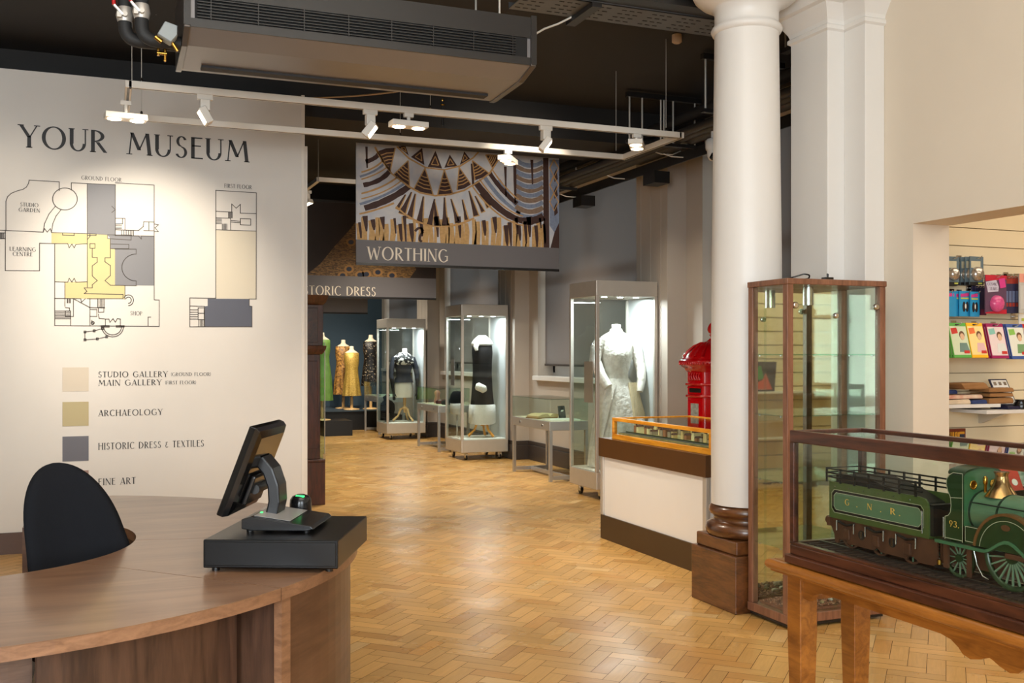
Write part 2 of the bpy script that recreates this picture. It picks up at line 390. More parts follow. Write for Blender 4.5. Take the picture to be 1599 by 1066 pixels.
# ---------------------------------------------------------------- room shell
def sbox(name, m, *boxes):
    mb = MB()
    for b in boxes: mb.box(*b)
    return struct(mb.build(name, m))
XW = 5.24                                   # inner face of the window wall
BAY = [(8.24 + 3.95 * i) for i in range(4)]  # far edges of the four windows
sbox('ceiling', M['black'], (-4.2, 9.6, 5.1, 20.5, 3.62, 3.75))
hc = sbox('ceiling', M['white'], (-4.2, 9.6, -2.75, 5.1, 4.25, 4.4)); hc.name = 'ceiling.001'
sbox('trim_1', M['black'], (-4.2, 5.24, 8.2, 9.05, 3.32, 3.62))        # downstand beam
sbox('trim_2', M['black'], (-4.2, 5.24, 13.2, 13.7, 3.36, 3.62))
sbox('trim_3', M['white'], (-4.2, 3.95, 4.62, 5.02, 3.56, 4.25))       # beam carried by the column
sbox('trim_4', M['black'], (-4.2, 9.6, 5.02, 5.1, 3.5, 4.4))
sbox('wall_left', M['wallcream'], (-4.3, -4.2, -2.75, 20.5, -.1, 4.4))
sbox('wall_gallery', M['teal'], (1.75, 1.85, 10.6, 20.5, 0, 3.62), (-4.2, 1.85, 10.5, 10.6, 0, 3.62))
sbox('wall_far', M['teal'], (-4.2, 9.6, 20.3, 20.5, 0, 3.62))
# window wall of the gallery
mb = MB()
y0s = [5.70] + [b + 1.27 for b in BAY[:3]]
prev = 5.0
for a, b in zip(y0s, BAY):
    mb.box(XW, XW + .4, prev, a, 0, 3.62)
    mb.box(XW, XW + .4, a, b, 0, 1.08); mb.box(XW, XW + .4, a, b, 3.42, 3.62); prev = b
mb.box(XW, XW + .4, prev, 20.5, 0, 3.62)
struct(mb.build('wall_right', M['gallery']))
for i, (a, b) in enumerate(zip(y0s, BAY)):
    f = MB()
    for (p, q, r, s_) in ((a, b, 1.08, 1.29), (a, b, 3.36, 3.42), (a, a + .06, 1.16, 3.36), (b - .06, b, 1.16, 3.36), ((a + b) / 2 - .03, (a + b) / 2 + .03, 1.16, 3.36), (a, b, 2.30, 2.36)):
        f.box(XW + .22, XW + .28, p, q, r, s_)
    w_ = struct(f.build('window_%d' % (i + 1), M['white']))
    g = MB().box(XW + .245, XW + .255, a + .02, b - .02, 1.1, 3.4); g.build('window_pane', M['glass'], w_)
    s2 = MB().box(XW - .06, XW + .22, a - .05, b + .05, 1.06, 1.12); s2.build('window_sill', M['white'], w_, .006)
# pilasters between the windows with mouldings
mb = MB()
for b in BAY:
    y0 = b + .29
    mb.box(5.03, XW, y0, y0 + .62, 0, 3.62)
    for k in range(3): mb.box(5.026, 5.03, y0 + .12 + .2 * k, y0 + .17 + .2 * k, .36, 3.2)
struct(mb.build('trim_5', M['gallery'], None, .012))
mb = MB()
prev = 5.08
for b in BAY:
    y0 = b + .29
    for z, e in ((.0, .03), (.2, .018)):
        mb.box(XW - e, XW, prev, y0, z, z + (.2 if z == 0 else .05))
        mb.box(5.03 - e, 5.03, y0 - e, y0 + .62 + e, z, z + (.2 if z == 0 else .05)); mb.box(5.03, XW, y0 - e, y0, z, z + (.2 if z == 0 else .05))
    prev = y0 + .62
struct(mb.build('baseboard_right', M['skirt'], None, .006))
# dark roller blinds, let down to just above the sills
bm = bpy.data.materials.new('dark_blind_cloth'); bm.use_nodes = True; nt = bm.node_tree; pb_ = nt.nodes['Principled BSDF']
pb_.inputs['Base Color'].default_value = rgb(128, 118, 112); pb_.inputs['Roughness'].default_value = .85
tr_ = nt.nodes.new('ShaderNodeBsdfTranslucent'); tr_.inputs[0].default_value = rgb(150, 146, 146)
mx_ = nt.nodes.new('ShaderNodeMixShader'); mx_.inputs[0].default_value = .2
nt.links.new(pb_.outputs[0], mx_.inputs[1]); nt.links.new(tr_.outputs[0], mx_.inputs[2]); nt.links.new(mx_.outputs[0], nt.nodes['Material Output'].inputs[0])
for i, (a, b) in enumerate(zip(y0s, BAY)):
    t = thing('roller_blind', ['dark grey roller blind on the window nearest the column', 'dark grey roller blind on the window above the bridal gown case', 'dark grey roller blind on the window behind the velvet dress case', 'dark grey roller blind on the furthest window'][i], 'blind', (XW + .1, (a + b) / 2, 1.26), 0, 'roller blinds of the gallery windows')
    MB().loft([[(XW + .085 + .006 * math.sin(7 * q), a + (b - .045 - a) * q, z) for q in [k / 20 for k in range(21)]] for z in (1.27, 3.40)], False, True, False).build('blind_cloth', bm, t)
    MB().box(XW + .078, XW + .096, a, b - .045, 1.25, 1.275).build('bottom_bar', M['skirt'], t)
    MB().cyl((XW + .1, a, 3.38), (XW + .1, b - .03, 3.38), .03, 14).build('roller_tube', M['skirt'], t)
# air grilles low in the window wall
for yy in (10.2, 14.3):
    g = MB()
    for k in range(6): g.box(XW - .012, XW, yy, yy + .34, .42 + k * .045, .445 + k * .045)
    g.box(XW - .004, XW, yy - .02, yy + .36, .4, .69)
    tag(g.build('air_grille', M['skirt']), 'slatted air grille low in the wall behind the %s' % ('bridal dress case' if yy < 12 else 'black velvet dress case'), 'vent')
# return wall between gallery and shop, wall with the shop opening
sbox('wall_shop', M['gallery'], (4.257, XW + .4, 5.02, 5.08, 0, 3.62))
mb = MB()
mb.box(4.006, 4.257, 4.235, 5.06, 0, 4.25)
mb.box(4.006, 4.257, -2.6, 1.0, 0, 4.25)
mb.box(4.006, 4.257, 1.0, 4.235, 2.10, 4.25)
struct(mb.build('wall_hall', M['wallcream']))
mb = MB()                                              # stepped white pier against that wall
mb.box(3.756, 4.006, 4.62, 4.95, 0, 3.25); mb.box(3.872, 4.006, 4.449, 4.62, 0, 3.25)
struct(mb.build('trim_6', M['white'], None, .004))
mb = MB()
pf = [(0, 3.22), (.014, 3.23), (.014, 3.25), (.004, 3.26), (.01, 3.28), (.04, 3.33), (.06, 3.36), (.075, 3.365), (.085, 3.37), (.10, 3.41), (.14, 3.46), (.14, 3.58)]
def stepring(e, z): return [(3.756 - e, 4.95 + e, z), (3.756 - e, 4.62 - e, z), (3.872 - e, 4.62 - e, z), (3.872 - e, 4.449 - e, z), (4.006, 4.449 - e, z), (4.006, 4.95 + e, z)]
mb.loft([stepring(e, z) for e, z in pf], True, False)
struct(mb.build('trim_7', M['white']))
# hall: back wall with its two street windows
mb = MB()
for (a, b, c, d) in ((-4.2, -3.6, 0, 4.25), (-1.6, -.5, 0, 4.25), (2.3, 4.006, 0, 4.25), (-3.6, -1.6, 0, .7), (-3.6, -1.6, 3.3, 4.25), (-.5, 2.3, 0, .7), (-.5, 2.3, 3.3, 4.25)):
    mb.box(a, b, -2.75, -2.6, c, d)
struct(mb.build('wall_back', M['wallcream']))
for i, (a, b) in enumerate(((-3.6, -1.6), (-.5, 2.3))):
    f = MB()
    for k in range(4):
        xx = a + (b - a - .06) * k / 3; f.box(xx, xx + .06, -2.72, -2.66, .7, 3.3)
    for zz in (.7, 1.9, 3.24): f.box(a, b, -2.72, -2.66, zz, zz + .06)
    w_ = struct(f.build('window_%d' % (i + 5), M['white']))
    MB().box(a, b, -2.695, -2.685, .7, 3.3).build('window_pane', M['glass'], w_)
# shop room
sbox('wall_shop_side', M['wallcream'], (9.5, 9.6, -2.6, 5.06, 0, 4.25))
sbox('wall_shop_front', M['wallcream'], (4.257, 9.5, -.2, -.1, 0, 3.05))
sbox('ceiling_shop', M['white'], (4.257, 9.5, -.1, 5.02, 3.05, 3.15)).name = 'ceiling.002'
M['slat'] = mat('cream_slatwall', rgb(226, 212, 180), .5, vary=.02, scale=4)
mb = MB()
for k in range(26): mb.box(4.257, 9.5, 4.95, 4.97, k * .1163 + .004, k * .1163 + .1143)
mb.m = 1; mb.box(4.257, 9.5, 4.97, 5.02, 0, 3.05)
struct(mb.build('wall_slatted', [M['slat'], mat('slat_groove', rgb(186, 168, 136), .7)]))
# skirting in front of nothing visible but the hall floor line

# ---------------------------------------------------------------- free-standing white information wall
YW = 7.9
iw = thing('information_wall', 'large white museum map wall with floor plans and YOUR MUSEUM lettering', 'wall panel', (0, YW, 0))
MB().box(-4.15, 1.40, YW, YW + .24, .15, 3.40).build('panel', M['wallwhite'], iw)
MB().box(1.40, 1.425, YW - .004, YW + .25, 0, 3.41).build('edge_trim', M['track'], iw)
MB().box(1.425, 1.45, YW + .02, YW + .22, 0, 3.02).build('edge_trim', M['track'], iw)
MB().box(-4.15, 1.40, YW - .015, YW + .24, 0, .15).build('skirting', M['skirtbrown'], iw)
yl = YW - .0025
def wp(u, v, yy=None): return P(u, v, y=YW if yy is None else yy)
def wtext(s, u0, u1, v0, vt):
    mb = MB(); a = wp(u0, v0); b = wp(u1, v0); h = wp(u0, vt).z - a.z
    text(mb, s, (a.x, yl, a.z), (1, 0, 0), (0, 0, 1), h, b.x - a.x)
    return mb
tt = wtext('YOUR', 30, 167, 229.5, 194); ta = wp(198, 240); tb = wp(389, 240)
text(tt, 'MUSEUM', (ta.x, yl, wp(36, 229.5).z), (1, 0, 0), (0, 0, 1), wp(36, 194).z - wp(36, 229.5).z, tb.x - ta.x)
tt.build('title_lettering', M['text'], iw)
z2 = lambda x, y: (x / 3.331, 250 + y / 3.331)            # plan drawing coordinates
sm = MB()
for s_, x0, x1, yb, yt in (('GROUND FLOOR', 423, 632, 101, 80), ('FIRST FLOOR', 1167, 1310, 143, 122), ('STUDIO', 106, 200, 240, 220), ('GARDEN', 97, 208, 267, 247),
                           ('LEARNING', 50, 187, 471, 450), ('CENTRE', 66, 170, 497, 476), ('SHOP', 678, 740, 806, 785)):
    a = z2(x0, yb); b = z2(x1, yb); c = z2(x0, yt)
    p = wp(*a); q = wp(*b); h = wp(*c).z - p.z
    text(sm, s_, (p.x, yl, p.z), (1, 0, 0), (0, 0, 1), h, q.x - p.x)
sm.build('plan_lettering', M['text'], iw)
def area_(name, m, pts):
    mb = MB(); mb.poly([(lambda p: (p.x, yl + .001, p.z))(wp(*z2(*q))) for q in pts]); return mb.build(name, m, iw)
cO = mat('plan_olive', rgb(196, 180, 128), .6); cG = mat('plan_slate', rgb(118, 118, 122), .6); cS = mat('plan_stone', rgb(206, 196, 176), .6); cB = mat('plan_navy_grey', rgb(84, 86, 98), .6)
area_('plan_area', cG, [(454, 122), (600, 128), (600, 392), (454, 382)])
area_('plan_area', cG, [(560, 388), (802, 393), (802, 652), (598, 650), (598, 462), (574, 460), (574, 410)])
area_('plan_area', cO, [(268, 376), (500, 384), (560, 388), (560, 410), (574, 410), (574, 460), (598, 462), (598, 650), (650, 652), (650, 722), (338, 718), (338, 634), (454, 634), (454, 438), (268, 433)])
area_('plan_area', cS, [(287, 434), (454, 438), (454, 634), (287, 632)])
area_('plan_area', cS, [(1122, 362), (1332, 369), (1332, 722), (1122, 718)])
area_('plan_area', cB, [(1080, 720), (1296, 722), (1296, 758), (1310, 760), (1310, 866), (1064, 866), (1064, 760), (1080, 758)])
ln = MB()
def pl(*pts, w=.005):
    q = [wp(*z2(*p)) for p in pts]
    for a, b in zip(q, q[1:]):
        t = (b - a).normalized(); n = Vector((-t.z, 0, t.x)) * (w / 2); e = t * (w / 2)
        ln.poly([(p.x, yl - .0008, p.z) for p in (a - n - e, b - n + e, b + n + e, a + n - e)])
def arc(cx, cy, rx, ry, a0, a1, n=20, w=.005): pl(*[(cx + rx * math.cos(math.radians(a0 + (a1 - a0) * i / n)), cy + ry * math.sin(math.radians(a0 + (a1 - a0) * i / n))) for i in range(n + 1)], w=w)
pl((152, 104), (308, 113), (308, 158)); pl((152, 104), (148, 122), (138, 140), (120, 152), (90, 160), (60, 172), (40, 190), (31, 215), (31, 366)); arc(338, 202, 64, 57, 0, 360, 36)
pl((0, 364), (225, 374)); pl((225, 374), (232, 330), (255, 280), (288, 240)); pl((268, 374), (275, 330), (292, 290), (318, 258)); pl((225, 374), (232, 356), (246, 374), (262, 356), (268, 374))
pl((28, 366), (28, 574), (206, 575), (206, 432), (287, 434)); pl((371, 156), (371, 118), (454, 122)); pl((454, 122), (600, 128), (600, 392)); pl((454, 122), (454, 660)); pl((600, 118), (802, 130), (802, 726), (828, 727), (828, 864), (285, 860), (285, 434))
pl((268, 376), (500, 384), (500, 392), (454, 392)); pl((600, 302), (650, 303), (650, 362)); pl((637, 303), (637, 332), (600, 332)); pl((600, 362), (694, 365), (694, 392)); pl((600, 392), (720, 394), (735, 410), (736, 394), (802, 396)); pl((694, 365), (720, 366), (745, 345), (748, 320), (802, 322)); pl((774, 322), (774, 366)); pl((748, 366), (802, 367)); pl((802, 332), (824, 336), (806, 352), (824, 372), (802, 372)); pl((582, 240), (600, 258), (582, 272))
for k in range(7): pl((632 + k * 9, 366), (632 + k * 9, 390))
for k in range(4): pl((602, 332 + k * 8), (632, 332 + k * 8))
pl((560, 388), (682, 390), (682, 415), (560, 408), (560, 388)); pl((574, 436), (670, 438), (670, 460), (574, 460)); pl((598, 462), (708, 463), (708, 488)); arc(708, 558, 74, 70, -90, -270); pl((708, 628), (708, 652), (574, 650), (546, 626), (574, 600), (574, 548), (546, 528), (546, 508), (574, 508), (574, 410))
pl((468, 434), (494, 434), (494, 458), (468, 458), (468, 434)); pl((480, 458), (480, 505), (506, 506), (506, 530), (480, 550), (480, 602), (506, 626), (480, 648), (480, 664), (438, 664), (452, 682), (438, 694), (640, 698), (640, 720), (454, 720)); pl((454, 434), (395, 438), (386, 456), (374, 436), (360, 456), (352, 434), (287, 434)); pl((454, 632), (395, 634), (386, 614), (374, 634), (360, 614), (352, 634), (287, 632)); pl((285, 718), (420, 720), (424, 738), (444, 720)); pl((338, 634), (338, 760))
pl((326, 378), (326, 390), (386, 392), (386, 380)); pl((468, 382), (468, 396), (454, 414)); pl((382, 720), (382, 812), (340, 812), (340, 784), (368, 784), (368, 858)); pl((382, 720), (468, 766)); pl((468, 720), (468, 860)); pl((468, 766), (545, 768)); pl((468, 776), (504, 776), (504, 812), (468, 812)); pl((512, 766), (540, 766), (540, 790), (512, 790), (512, 766)); pl((512, 800), (516, 822), (548, 826), (548, 862)); pl((548, 826), (566, 826), (572, 842), (588, 824), (600, 842), (610, 824), (626, 826), (626, 862)); pl((770, 862), (770, 816), (784, 816)); pl((650, 652), (650, 722))
for k in range(6): pl((508 + k * 7, 722), (508 + k * 7, 764)); pl((287, 784 + k * 8), (366, 784 + k * 8))
pl((340, 766), (362, 768), (362, 784)); arc(668, 728, 26, 28, -150, 90, 18); arc(668, 728, 15, 16, -150, 90, 14)
arc(586, 866, 56, 52, 0, 180, 20); arc(586, 866, 46, 42, 0, 180, 20); pl((530, 864), (564, 864), w=.016); pl((608, 864), (642, 864), w=.016)
for (a, b) in ((442, 893), (490, 887), (533, 875), (442, 934), (506, 929), (555, 918)): pl((a - 5, b - 5), (a + 5, b - 5), (a + 5, b + 5), (a - 5, b + 5), (a - 5, b - 5))
pl((442, 893), (490, 887), (533, 875)); pl((442, 893), (442, 934), (506, 929), (555, 918)); pl((352, 722), (352, 740), w=.01); pl((364, 722), (364, 740), w=.01); arc(482, 846, 8, 8, 0, 360, 12); pl((478, 832), (480, 846), (490, 848))
pl((0, 378), (28, 378)); pl((0, 408), (28, 408))
for k in range(4): pl((2 + k * 6, 378), (2 + k * 6, 408))
pl((1122, 157), (1333, 170), (1332, 722), (1296, 722), (1296, 758), (1310, 760), (1310, 866), (987, 866), (987, 716), (1122, 718), (1122, 157)); pl((1122, 266), (1205, 270), (1205, 228), (1228, 250), (1250, 230), (1250, 276), (1332, 278)); pl((1122, 300), (1200, 302), (1200, 364)); pl((1250, 304), (1304, 306), (1304, 338), (1250, 336), (1250, 304)); pl((1200, 314), (1250, 318)); pl((1200, 322), (1250, 326)); pl((1122, 362), (1332, 369)); pl((987, 758), (1064, 760), (1064, 866)); pl((1030, 768), (1062, 768), (1062, 828), (1030, 828), (1030, 768)); pl((1030, 796), (1062, 796))
for k in range(5): pl((988, 778 + k * 12), (1028, 778 + k * 12)); pl((1034 + k * 7, 830), (1034 + k * 7, 864)); pl((1124, 302 + k * 7), (1152, 302 + k * 7)); pl((1156 + k * 6, 332), (1156 + k * 6, 361)); pl((1188 + k * 5, 270), (1188 + k * 5, 300))
ln.build('plan_lines', M['line'], iw)
for (u0, v0, u1, v1, cc, nm) in ((97.5, 573.5, 138.5, 610.5, rgb(200, 188, 170), 'stone'), (97.5, 627.5, 138.5, 664.5, rgb(176, 162, 122), 'olive'), (97.5, 681.5, 138.5, 719, rgb(100, 99, 106), 'slate grey'), (97.5, 735.5, 138.5, 773, rgb(150, 120, 110), 'dusky')):
    a = wp(u0, v0); b = wp(u1, v1)
    o = MB().box(a.x, b.x, yl, yl + .002, b.z, a.z).build('legend_swatch', mat('swatch_' + nm.replace(' ', '_'), cc, .6), iw); o['label'] = nm + ' coloured legend square'
lg = MB()
for s_, u0, u1, vb, vt in (('STUDIO GALLERY', 153.5, 262, 589, 580), ('(GROUND FLOOR)', 266.5, 329.5, 587, 581.5), ('MAIN GALLERY', 153.5, 252.5, 602, 593), ('(FIRST FLOOR)', 257.5, 306.5, 600, 594.5),
                           ('ARCHAEOLOGY', 153.5, 254, 649.5, 640), ('HISTORIC DRESS & TEXTILES', 153.5, 318.5, 702, 691.5), ('FINE ART', 153.5, 212, 757.5, 747)):
    p = wp(u0, vb); q = wp(u1, vb); text(lg, s_, (p.x, yl, p.z), (1, 0, 0), (0, 0, 1), wp(u0, vt).z - p.z, q.x - p.x, .13)
lg.build('legend_lettering', M['text'], iw)

# ---------------------------------------------------------------- round walnut reception desk
CX, CY, RO, RI, IX, IY = -.466, 3.854, 1.329, .59, -.492, 3.919
desk = thing('reception_desk', 'round walnut laminate reception desk with open middle, in the left foreground', 'desk', (CX, CY, 0))
def sector(mb, a0, a1, z0, z1, n=28, ie=0):
    o = []; q = []
    for i in range(n + 1):
        a = math.radians(a0 + (a1 - a0) * i / n); o.append((CX + RO * math.cos(a), CY + RO * math.sin(a)))
        a = math.radians(a0 + (a1 - ie - a0) * i / n); q.append((IX + RI * math.cos(a), IY + RI * math.sin(a)))
    return mb.prism(o + q[::-1], 'z', z0, z1)
for k, (a0, a1) in enumerate(((-160, -46.1), (-45.9, -8.1), (-7.9, 80))):
    t = MB(); sector(t, a0, a1, .737, .74, 28, 9 if k == 2 else 0); t.build('desktop', M['wal'], desk)
    e = MB(); sector(e, a0, a1, .705, .737, 28, 9 if k == 2 else 0); e.build('desktop_edge', M['waledge'], desk)
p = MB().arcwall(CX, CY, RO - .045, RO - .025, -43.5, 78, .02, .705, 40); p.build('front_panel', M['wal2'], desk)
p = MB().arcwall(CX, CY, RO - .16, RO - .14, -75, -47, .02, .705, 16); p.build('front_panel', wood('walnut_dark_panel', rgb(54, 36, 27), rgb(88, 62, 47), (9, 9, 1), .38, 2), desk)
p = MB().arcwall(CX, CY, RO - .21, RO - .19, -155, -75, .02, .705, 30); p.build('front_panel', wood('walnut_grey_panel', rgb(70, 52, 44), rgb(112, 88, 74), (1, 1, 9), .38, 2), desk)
pm = MB(Matrix.Translation((CX, CY, 0)) @ Matrix.Rotation(math.radians(-44.6), 4, 'Z')); pm.box(RO - .5, RO - .03, -.016, .018, .0, .705); pm.build('end_panel', wood('walnut_dark_end_panel', rgb(54, 36, 27), rgb(88, 62, 47), (9, 9, 1), .38, 2), desk); pm = MB(pm.T); pm.box(RO - .034, RO - .008, -.02, .022, .0, .705); pm.build('end_strip', M['waledge'], desk)  # end panel in the same dark walnut as the recessed front panel
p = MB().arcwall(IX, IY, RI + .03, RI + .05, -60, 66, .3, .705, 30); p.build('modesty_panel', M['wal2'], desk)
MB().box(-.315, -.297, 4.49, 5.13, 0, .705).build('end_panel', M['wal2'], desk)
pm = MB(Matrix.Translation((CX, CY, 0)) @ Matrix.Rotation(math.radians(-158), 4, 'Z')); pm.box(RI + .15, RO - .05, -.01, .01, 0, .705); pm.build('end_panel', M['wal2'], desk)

# ---------------------------------------------------------------- office chair inside the desk
ch = thing('office_chair', 'black fabric office chair with tall rounded back, inside the round desk', 'chair', (-.10, 3.86, 0), math.radians(14), local=True)
def chair_back():
    nz, nx = 22, 14; out = []
    for i in range(nz + 1):
        t = math.sin(PI / 2 * i / nz); z = .58 + .44 * t
        w = .185 - .052 * t
        if t > .5: w *= max(0.0, 1 - ((t - .5) / .5) ** 2.4) ** .45
        w = max(w, .012); lean = -.03 + .07 * t ** 1.5
        th = .03 * min(1, .25 + 6 * (1 - t)); fr = []; bk = []
        for j in range(nx + 1):
            q = 2 * j / nx - 1; e = max(0, 1 - abs(q) ** 6) ** .5; crv = -.05 * q * q * (w / .15) ** 2
            sx = -.075 * (t - .25); fr.append((w * q + sx, lean + crv - th * e, z)); bk.append((w * q + sx, lean + crv + th * e, z))
        out.append(fr + bk[::-1][1:-1])
    return out
b = MB(); b.loft(chair_back(), True, True); bo = b.build('backrest', M['fabric'], ch)
s_ = MB(); s_.loft([[(.21 * e * math.cos(a) * (1 + .12 * abs(math.sin(2 * a))), -.24 + .2 * e * math.sin(a) * (1 + .12 * abs(math.sin(2 * a))), z) for a in [2 * PI * j / 28 for j in range(28)]] for e, z in ((.9, .43), (1, .45), (1, .48), (.93, .5), (.6, .51))]); s_.build('seat', M['fabric'], ch)
MB().tube([(0, -.2, .42), (0, -.03, .40), (0, .02, .46), (0, .02, .62)], .018, 8).build('back_bracket', M['plastic'], ch)
MB().lathe(0, -.24, [(.025, .1), (.025, .3), (.035, .3), (.035, .43)], 16).build('gas_column', M['plastic'], ch)
for k in range(5):
    a = 2 * PI * k / 5; c_, q_ = math.cos(a), math.sin(a)
    l = MB().bar((0, -.24, .11), (.24 * c_, -.24 + .24 * q_, .075), .04, .03).build('base_leg', M['plastic'], ch)
    MB().cyl((.24 * c_ - .012, -.24 + .24 * q_, .028), (.24 * c_ + .012, -.24 + .24 * q_, .028), .028, 12).build('castor', M['plastic'], l)

# ---------------------------------------------------------------- cash drawer, touch screen till, scanner
RD = math.radians(-24.3)
dr = thing('cash_drawer', 'flat black metal cash drawer on the reception desk under the till', 'cash drawer', (.27, 3.2, .74), RD, local=True)
MB().box(0, .413, 0, .47, .012, .098).build('drawer_body', M['drawer'], dr, .004)
MB().box(.006, .407, -.004, 0, .02, .092).build('drawer_front', M['drawer'], dr, .003)
for (a, c_) in ((.03, .03), (.38, .03), (.03, .44), (.38, .44)): MB().lathe(a, c_, [(.012, 0), (.012, .013)], 10).build('rubber_foot', M['plastic'], dr)
tl = thing('touchscreen_till', 'black touchscreen till on a curved stand, seen from behind', 'till', Matrix.Translation((.27, 3.2, .8385)) @ Matrix.Rotation(RD, 4, 'Z') @ Vector((.03, .12, -.008)), RD, local=True)
bs = MB()
bs.prism([(.05, .02), (.05, .05), (.08, .058), (.27, .03), (.28, .02), (.26, .014), (.08, .014)], 'y', .0, .262)
bs.build('base', M['plastic'], tl, .003)
wt = MB(); wt.prism([(.085, .0585), (.20, .0418), (.20, .0428), (.085, .0595)], 'y', .02, .245); wt.build('base_cover', mat('silver_grey_cover', rgb(150, 148, 146), .25, vary=.05), tl)
for (a, c_) in ((.07, .03), (.25, .03), (.07, .235), (.25, .235)): MB().lathe(a, c_, [(.012, .008), (.012, .016)], 8).build('rubber_foot', M['plastic'], tl)
ar = MB()
path = [(.115, .045), (.125, .09), (.122, .14), (.105, .19), (.075, .225)]
rings = []
for i, (x, z) in enumerate(path):
    a = path[max(i - 1, 0)]; c_ = path[min(i + 1, 4)]; t = Vector((c_[0] - a[0], c_[1] - a[1])).normalized(); n = Vector((t.y, -t.x)) * .019
    rings.append([(x - n.x, .10, z - n.y), (x + n.x, .10, z + n.y), (x + n.x, .2, z + n.y), (x - n.x, .2, z - n.y)])
ar.loft(rings, True, False); ar.build('stand_arm', mat('satin_black_plastic', rgb(22, 23, 26), .35, vary=.1, scale=9), tl, .006)
TS = Matrix.Translation((.043, .15, .20)) @ Matrix.Rotation(math.radians(21), 4, 'Y')
sc = MB(TS); sc.loft([[(x, y * e, z * e) for (y, z) in ((-.165, -.15), (.165, -.15), (.165, .15), (-.165, .15))] for x, e in ((-.016, .985), (-.013, 1), (.004, 1), (.018, .95), (.026, .8))], True, False)
sc.build('screen_housing', mat('glossy_black_plastic', rgb(14, 14, 15), .08, vary=.1, scale=9), tl, .003)
sc = MB(TS); sc.box(-.0175, -.016, -.15, .15, -.128, .135); sc.build('screen', mat('dark_display_glass', rgb(10, 11, 14), .05), tl)
sc = MB(TS); sc.box(.026, .042, -.09, .09, -.11, -.01); sc.build('hinge_block', M['plastic'], tl, .006)
sc = MB(TS); sc.cyl((.045, -.06, -.055), (.045, .06, -.055), .016, 14); sc.build('hinge', M['blackmetal'], tl)
gl = MB(); gl.box(.086, .094, .08, .09, .0585, .0605); gl.build('power_light', M['green_led'], tl)
pb = Matrix.Translation((.27, 3.2, .838)) @ Matrix.Rotation(RD, 4, 'Z')
sn = thing('barcode_scanner', 'small black dome scanner with a green light behind the till', 'scanner', pb @ Vector((.19, .43, 0)), RD, local=True)
MB().lathe(0, 0, [(.036, 0), (.038, .012), (.037, .05), (.036, .062), (.028, .074), (.012, .08)], 24).build('scanner_body', M['plastic'], sn)
MB(Matrix.Translation((.004, -.02, .072)) @ Matrix.Rotation(-.3, 4, 'Z') @ Matrix.Rotation(.5, 4, 'X')).box(-.016, .016, -.003, .003, .002, .006).build('status_light', M['green_led'], sn)

# ---------------------------------------------------------------- fan coil unit under the ceiling
M['unit'] = mat('grey_bronze_unit_metal', rgb(126, 123, 124), .36, metal=.25, vary=.05, scale=4)
fx0, fx1, fy = .335, 2.135, 5.0
fc = thing('fan_coil_unit', 'long black and bronze ceiling air unit with grille above the track lights', 'air unit', ((fx0 + fx1) / 2, fy + .3, 2.89))
prof = [(fy, 2.945), (fy, 3.20), (fy + .62, 3.20), (fy + .62, 2.90), (fy + .57, 2.895), (fy + .17, 2.905)]
MB().prism(prof, 'x', fx0 + .03, fx1 - .03).build('casing', M['unit'], fc)
for x in (fx0, fx1 - .03):
    e = MB().prism([(fy - .012, 2.94), (fy - .012, 3.21), (fy + .63, 3.21), (fy + .63, 2.892), (fy + .575, 2.887), (fy + .165, 2.897)], 'x', x, x + .03).build('end_cap', mat('dark_unit_end', rgb(88, 82, 78), .3, metal=.7), fc, .004)
MB().box(fx0 + .03, fx1 - .03, fy - .012, fy - .001, 2.945, 2.985).build('front_frame', M['blackmetal'], fc)
for x in (fx0, fx1 - .03): MB().box(x - .001, x + .031, fy - .016, fy - .011, 2.95, 3.21).build('front_frame', M['blackmetal'], fc)
MB().box(fx0 + .03, fx1 - .03, fy - .012, fy - .001, 3.09, 3.20).build('front_frame', M['blackmetal'], fc)
MB().box(fx0 + .05, fx1 - .05, fy - .006, fy - .001, 2.985, 3.09).build('grille_backing', mat('grille_dark', rgb(8, 8, 8), .8), fc)
gr = MB()
for k in range(7): gr.box(fx0 + .06, fx1 - .12, fy - .02, fy - .006, 2.99 + k * .0145, 2.994 + k * .0145)
for k in range(8): gr.box(fx0 + .12 + k * .22, fx0 + .125 + k * .22, fy - .018, fy - .006, 2.985, 3.09)
gr.build('grille', M['blackmetal'], fc)
MB().box(fx0 + .12, fx1 - .1, fy + .46, fy + .53, 2.885, 2.897).build('outlet_slot', mat('slot_dark', rgb(34, 30, 29), .7), fc)
for x in (fx0 + .15, fx1 - .16, ):
    MB().cyl((x, fy + .12, 3.2), (x, fy + .12, 3.62), .006, 8).build('hanger_rod', M['alu'], fc)
    MB().cyl((x, fy + .5, 3.2), (x, fy + .5, 3.62), .006, 8).build('hanger_rod', M['alu'], fc)
